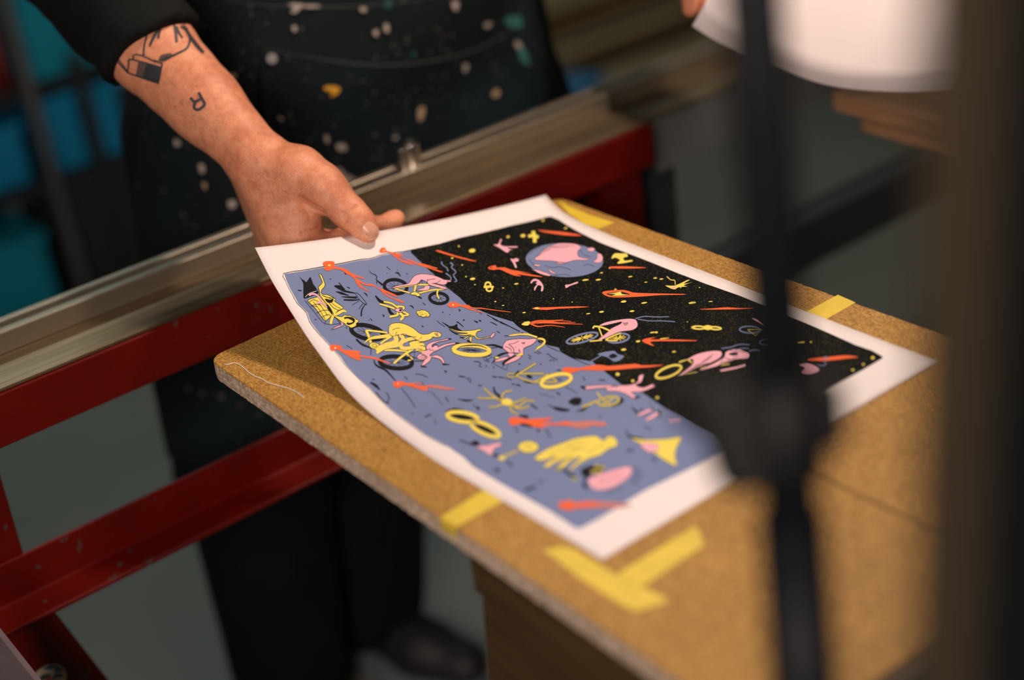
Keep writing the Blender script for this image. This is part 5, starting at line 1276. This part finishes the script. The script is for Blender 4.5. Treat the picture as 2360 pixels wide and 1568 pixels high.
# larger dried paint splashes
def splash(s, col, fr=None):
    global cur
    cur = Flat(['w']); cur.face(smooth_pts(pts(fr, s), True, 4), 'w', 0)
    o = cur.lay(aps, np.arange(320, 1260, 9.0), np.arange(-30, 640, 9.0), [M[col]], 'paint_splash', apron, .0034, .0001)
    if len(o.data.polygons) == 0: bpy.data.objects.remove(o)
    elif col == 'paintyellow': o['label'] = 'yellow V-shaped paint splash'
splash("745,200 762,197 778,200 780,208 768,218 758,220 764,209 750,208", 'paintyellow')
for s_ in ("662,10 685,8 700,12 690,20 680,30 668,28 676,18", "702,12 730,12 734,17 705,18", "828,18 842,20 838,28 828,26", "672,62 680,60 682,70 676,74", "858,72 868,70 866,84 858,80", "882,58 890,56 893,72 884,74", "1038,4 1052,6 1048,24 1040,20", "1112,54 1126,50 1122,62 1112,62",
           "530,170 545,168 546,178 534,182", "640,266 652,270 648,276", "772,332 790,330 796,344 778,346", "745,312 753,310 756,326 750,328", "1182,96 1194,100 1196,114 1186,110", "1066,145 1074,150 1068,165 1062,158", "408,320 420,326 418,336 408,334", "462,378 474,380 474,396 466,396", "528,464 542,460 546,474 532,478", "900,318 912,312 910,320"):
    splash(s_, 'paintwhite')
splash("770,388 782,386 796,402 812,408 816,424 800,430 786,414 774,402", 'paintwhite')
for s_ in ("960,250 974,246 970,272 960,276", "1130,215 1142,205 1146,218 1134,224", "470,420 480,424 476,436", "700,360 712,356 716,366 704,368"): splash(s_, 'painttan')
for s_ in ("1160,40 1190,36 1200,60 1180,66 1160,56", "1188,110 1206,116 1214,150 1196,140", "1216,250 1226,256 1220,270"): splash(s_, 'paintteal')

# ---- trousers and shoes
XT = np.arange(.02, .62, .008); YT = np.arange(.24, .72, .008); ZT = np.arange(-.80, .06, .008)
Fp = Field(XT, YT, ZT)
Fp.chain([(.28, .47, -.02), (.205, .445, -.40), (.195, .46, -.745)], [.12, .086, .072], .03)
Fp.chain([(.45, .48, -.02), (.365, .49, -.40), (.345, .52, -.735)], [.12, .095, .080], .03)
Fp.half((0, 0, -.745), (0, 0, -1))
Vp, Qp = Fp.mesh()
wr = .004 * np.sin(Vp[:, 2] * 48 + 5 * np.sin(Vp[:, 0] * 25)) * np.sin(Vp[:, 0] * 60)
Vp[:, 1] += wr; Vp[:, 0] += wr * .4
obj('trousers', Vp, Qp, M['trousers'], worker, smooth=True)['label'] = 'black trousers'
def shoe(cx, cy, ang):
    Fq = Field(np.arange(-.08, .08, .005), np.arange(-.24, .12, .005), np.arange(-.02, .13, .005))
    Fq.add((0, .02, .055), (0, -.10, .04), .042, .036, .02, ((0, 0, 1), 1)); Fq.add((0, -.10, .034), (.008, -.16, .03), .040, .032, .02); Fq.add((0, .03, .07), (0, .03, .11), .040, .038, .02); Fq.half((0, 0, .018), (0, 0, -1))
    v, q = Fq.mesh(); c, s_ = math.cos(ang), math.sin(ang)
    tr_ = lambda p: np.stack([cx + p[:, 0] * c - p[:, 1] * s_, cy + p[:, 0] * s_ + p[:, 1] * c, FL + p[:, 2]], 1)
    so = obj('shoe', tr_(v), q, M['shoe'], worker, smooth=True)
    t = np.linspace(0, 2 * np.pi, 32, endpoint=False)
    o = np.stack([.048 * np.cos(t) + .004 * (np.sin(t) < 0), -.065 + .130 * np.sin(t)], 1)
    pol = np.concatenate([o, np.zeros((32, 1))], 1)
    m = MB().prism(tr_(pol), (0, 0, .024)); m.build('sole', M['shoe_grey'], so)
    ring = np.array([(.040 * math.cos(k), .03 + .040 * math.sin(k), .112) for k in np.linspace(0, 2 * np.pi, 25)])
    MB().tube(tr_(ring), .006, 8).build('collar', M['shoe_grey'], so, smooth=True)
    return so
shoe(.195, .46, -.12); shoe(.345, .52, .25)
# ================================================================ near the camera: black stand, timber post
pA, pB = D(1737, 0, .50), D(1852, 1568, .54)
dv = (pA - pB) / np.linalg.norm(pA - pB)
top = pA + dv * .25; tB = (pB[2] - FL - .014) / dv[2]; bot = pB - dv * tB
st = empty('black_stand', (bot[0], bot[1], FL), 'black metal stand pole with a clamp, standing blurred in front of the board', 'stand')
MB().tube([bot, pB - dv * .045], .0150, 28).build('lower_tube', M['black_metal'], st, smooth=True)
MB().tube([pB - dv * .065, pB + dv * .062], .0122, 28).build('middle_tube', M['black_metal'], st, smooth=True)
MB().tube([pB + dv * .03, top], .0101, 28).build('upper_tube', M['black_metal'], st, smooth=True)
MB().tube([(bot[0], bot[1], FL + .0002), (bot[0], bot[1], FL + .010), (bot[0], bot[1], FL + .018)], [.075, .073, .020], 40).build('round_base', M['black_metal'], st, smooth=False)
# clamp: sleeve round the tube, jaw block and knob to the left
vw = -np.array(ray(1180, 784)) / FPX
sx = np.cross(dv, vw); sx /= np.linalg.norm(sx)
if (RC @ sx)[0] < 0: sx = -sx
tt = np.linspace(-.1, .35, 400); ccs = [pB + dv * t for t in tt]
cc = ccs[int(np.argmin([abs(proj(c)[1] - 985) for c in ccs]))]
fz = np.cross(sx, dv)
MB().tube([cc - dv * .019, cc - dv * .016, cc + dv * .016, cc + dv * .019], [.011, .0140, .0140, .011], 28).build('clamp_sleeve', M['black_plastic'], st, smooth=True)
def obox(c, ax, h, sk=0):
    P = [c + ax[0] * (i * h[0] - (sk * j if i < 0 else 0)) + ax[1] * (j * h[1]) + ax[2] * (k * h[2]) for k in (-1, 1) for j in (-1, 1) for i in (-1, 1)]
    return P, [(0, 2, 3, 1), (4, 5, 7, 6), (0, 1, 5, 4), (2, 6, 7, 3), (0, 4, 6, 2), (1, 3, 7, 5)]
jb = MB(); jb.add(*obox(cc - sx * .0115 - dv * .002, (sx, dv, fz), (.0170, .0185, .010), .004)); bevel(jb.build('clamp_jaw', M['black_plastic'], st), .005, 3)
jb = MB(); jb.add(*obox(cc + sx * .0110 + dv * .004, (sx, dv, fz), (.0095, .0125, .009))); bevel(jb.build('clamp_hinge', M['black_plastic'], st), .004, 3)
kc = cc - sx * .0315 + dv * .0125
MB().tube([cc - sx * .018 + dv * .0085, kc], .0042, 16).build('clamp_screw', M['black_metal'], st, smooth=True)
kb = MB(); kb.tube([kc + sx * .0035, kc + sx * .002, kc - sx * .004, kc - sx * .006], [.0055, .0085, .009, .006], 24); kb.build('clamp_knob', M['black_plastic'], st, smooth=True)

ps = empty('timber_post', tuple(D(2200, 784, .36) * np.array([1, 1, 0]) + np.array([0, 0, FL])), 'brown timber post standing very close at the right edge, blurred', 'post')
e0 = W(2092, 760, x=0) if False else D(2092, 784, .37)
f_l = D(2335, 784, .344)
ldir = (f_l - e0); ldir[2] = 0; ll = np.linalg.norm(ldir); ldir /= ll
bdir = np.array([-ldir[1], ldir[0], 0]);
if (RC @ bdir)[2] < 0: bdir = -bdir
base = [e0, e0 + ldir * ll, e0 + ldir * ll + bdir * .05, e0 + bdir * .05]
lean = np.array([.0, 0, 1.0])
pz0 = [np.array([p[0], p[1], FL]) for p in base]
bevel(MB().prism(pz0, (0, 0, 2.2)).build('post_body', M['post'], ps), .006, 4)
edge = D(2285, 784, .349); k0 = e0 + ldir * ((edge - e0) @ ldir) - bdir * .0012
bevel(MB().prism([np.array([q[0], q[1], FL]) for q in (k0, e0 + ldir * (ll + .0015) - bdir * .0012, e0 + ldir * (ll + .0015) + bdir * .051, e0 + ldir * (ll + .0001) + bdir * .051, e0 + ldir * (ll + .0001) - bdir * .0001, k0 + bdir * .0011)], (0, 0, 2.2)).build('corner_shade_strip', M['black_plastic'], ps), .0004)  # black strip added to darken the near face, standing in for shade

# ================================================================ stack of boards and the white sheet, upper right
sk = .0
c0 = W(1908, 214, z=sk)
stack = []
def pboard(name, z, off, label, th=.017):
    r = empty(name, (c0[0] + .3, c0[1] - .25, z - th), label, 'board', 'boards stacked at the right')
    pl_ = round_poly([np.array([c0[0] + off[0], c0[1] + off[1]]), np.array([c0[0] + off[0], c0[1] - .5 + off[1]]), np.array([c0[0] + .42, c0[1] - .5 + off[1]]), np.array([c0[0] + .42, c0[1] + off[1]])], [.012, .008, .008, .012])
    o = MB().prism([(p[0], p[1], z - th) for p in pl_], (0, 0, th)).build('panel', M['ply'], r)
    bevel(o, .0015); return r
pboard('wooden_board', sk, (0, 0), 'brown wooden board under the curved white sheet, upper of the two')
pboard('wooden_board', sk - .0185, (.022, -.016), 'brown wooden board lying beneath another board under the white sheet', .024)
cb = empty('work_cart', (c0[0] + .25, c0[1] - .25, FL), 'dark cart under the stacked wooden boards at the right', 'cart')
zc_ = sk - .0185 - .024 - .0008
bevel(MB().box((c0[0] + .10, c0[1] - .45, zc_ - .03), (c0[0] + .40, c0[1] - .08, zc_)).build('cart_top', M['dark_steel'], cb), .002)
for xx in (.11, .365):
    for yy in (-.44, -.115):
        MB().box((c0[0] + xx, c0[1] + yy, FL), (c0[0] + xx + .025, c0[1] + yy + .025, zc_ - .03)).build('leg', M['dark_steel'], cb)
MB().box((c0[0] + .11, c0[1] - .44, FL + .15), (c0[0] + .39, c0[1] - .09, FL + .17)).build('lower_shelf', M['dark_steel'], cb)

low = [(1596, 60), (1640, 88), (1700, 117), (1760, 143), (1820, 168), (1890, 192), (1960, 205), (2040, 211), (2110, 212), (2200, 208)]
dep = [1.330, 1.334, 1.332, 1.322, 1.306, 1.288, 1.272, 1.262, 1.258, 1.262]
Lw = np.array([D(x, y, d) for (x, y), d in zip(low, dep)])
Lw = smooth_pts(Lw, False, 5)
upv = D(1640, 0, 1.335) - D(1596, 60, 1.330); upv = upv / np.linalg.norm(upv)
upv = np.array([.76, -.16, .95]); upv /= np.linalg.norm(upv)
nr, nc = 14, len(Lw); V = []; F = []
for j in range(nr + 1):
    for i in range(nc):
        h = .30 * j / nr
        V.append(Lw[i] + upv * h + np.array([.05, .05, 0]) * (j / nr) ** 2)
for j in range(nr):
    for i in range(nc - 1): F.append((j * nc + i, j * nc + i + 1, (j + 1) * nc + i + 1, (j + 1) * nc + i))
ws = obj('white_sheet', V, F, M['paper'], smooth=True)
so_ = ws.modifiers.new('solid', 'SOLIDIFY'); so_.thickness = .0005; so_.offset = 0
tag(ws, 'curled blank white sheet held upright over the stacked boards at the upper right', 'paper sheet')
# ================================================================ camera, lights, world
cam = bpy.data.cameras.new('camera'); cam_o = bpy.data.objects.new('camera', cam); COL.objects.link(cam_o)
cam.sensor_width = 36.0; cam.sensor_fit = 'HORIZONTAL'; cam.lens = FPX / 2360 * 36.0
Rw = Matrix(((RC.T[0][0], -RC.T[0][1], -RC.T[0][2]), (RC.T[1][0], -RC.T[1][1], -RC.T[1][2]), (RC.T[2][0], -RC.T[2][1], -RC.T[2][2])))
cam_o.matrix_world = Matrix.Translation(Vector(CAM)) @ Rw.to_4x4()
cam.clip_start = 0.02; cam.clip_end = 50
cam.dof.use_dof = True; cam.dof.focus_distance = 1.13; cam.dof.aperture_fstop = 2.0; cam.dof.aperture_blades = 0
scn.camera = cam_o

def area(name, loc, target, size, power, color, shape='DISK', size_y=None):
    l = bpy.data.lights.new(name, 'AREA'); l.shape = shape; l.size = size
    if size_y: l.size_y = size_y
    l.energy = power; l.color = color
    o = bpy.data.objects.new(name, l); COL.objects.link(o)
    o.location = Vector(loc)
    o.rotation_euler = (Vector(target) - Vector(loc)).to_track_quat('-Z', 'Y').to_euler()
    return o
area('work_lamp', (0.70, -0.12, 1.03), (0.15, -0.15, 0), 0.10, 11.3, (1.0, 0.725, 0.60))
area('ceiling_lamp', (0.3, 1.1, 1.95), (0.2, -.1, 0), 0.3, 2, (1.0, 0.78, 0.60))
area('front_lamp', (-1.2, -1.6, 1.0), (0.15, 0.05, 0.05), 0.6, 36, (1.0, 0.77, 0.70), 'SQUARE')
area('ceiling_tube', (0.8, 2.2, 2.05), (0.8, 2.2, 0), 2.2, 24, (0.84, 0.97, 1.0), 'RECTANGLE', 0.3)
w = bpy.data.worlds.new('world'); scn.world = w; w.use_nodes = True
w.node_tree.nodes['Background'].inputs[0].default_value = (0.55, 0.75, 0.85, 1)
w.node_tree.nodes['Background'].inputs[1].default_value = 0.02

for o in list(scn.objects):
    if o.parent is None: o.location.z += H
scn.view_settings.view_transform = 'Standard'; scn.view_settings.look = 'None'
scn.view_settings.exposure = -0.06; scn.view_settings.gamma = 1.0; scn.view_settings.use_curve_mapping = False
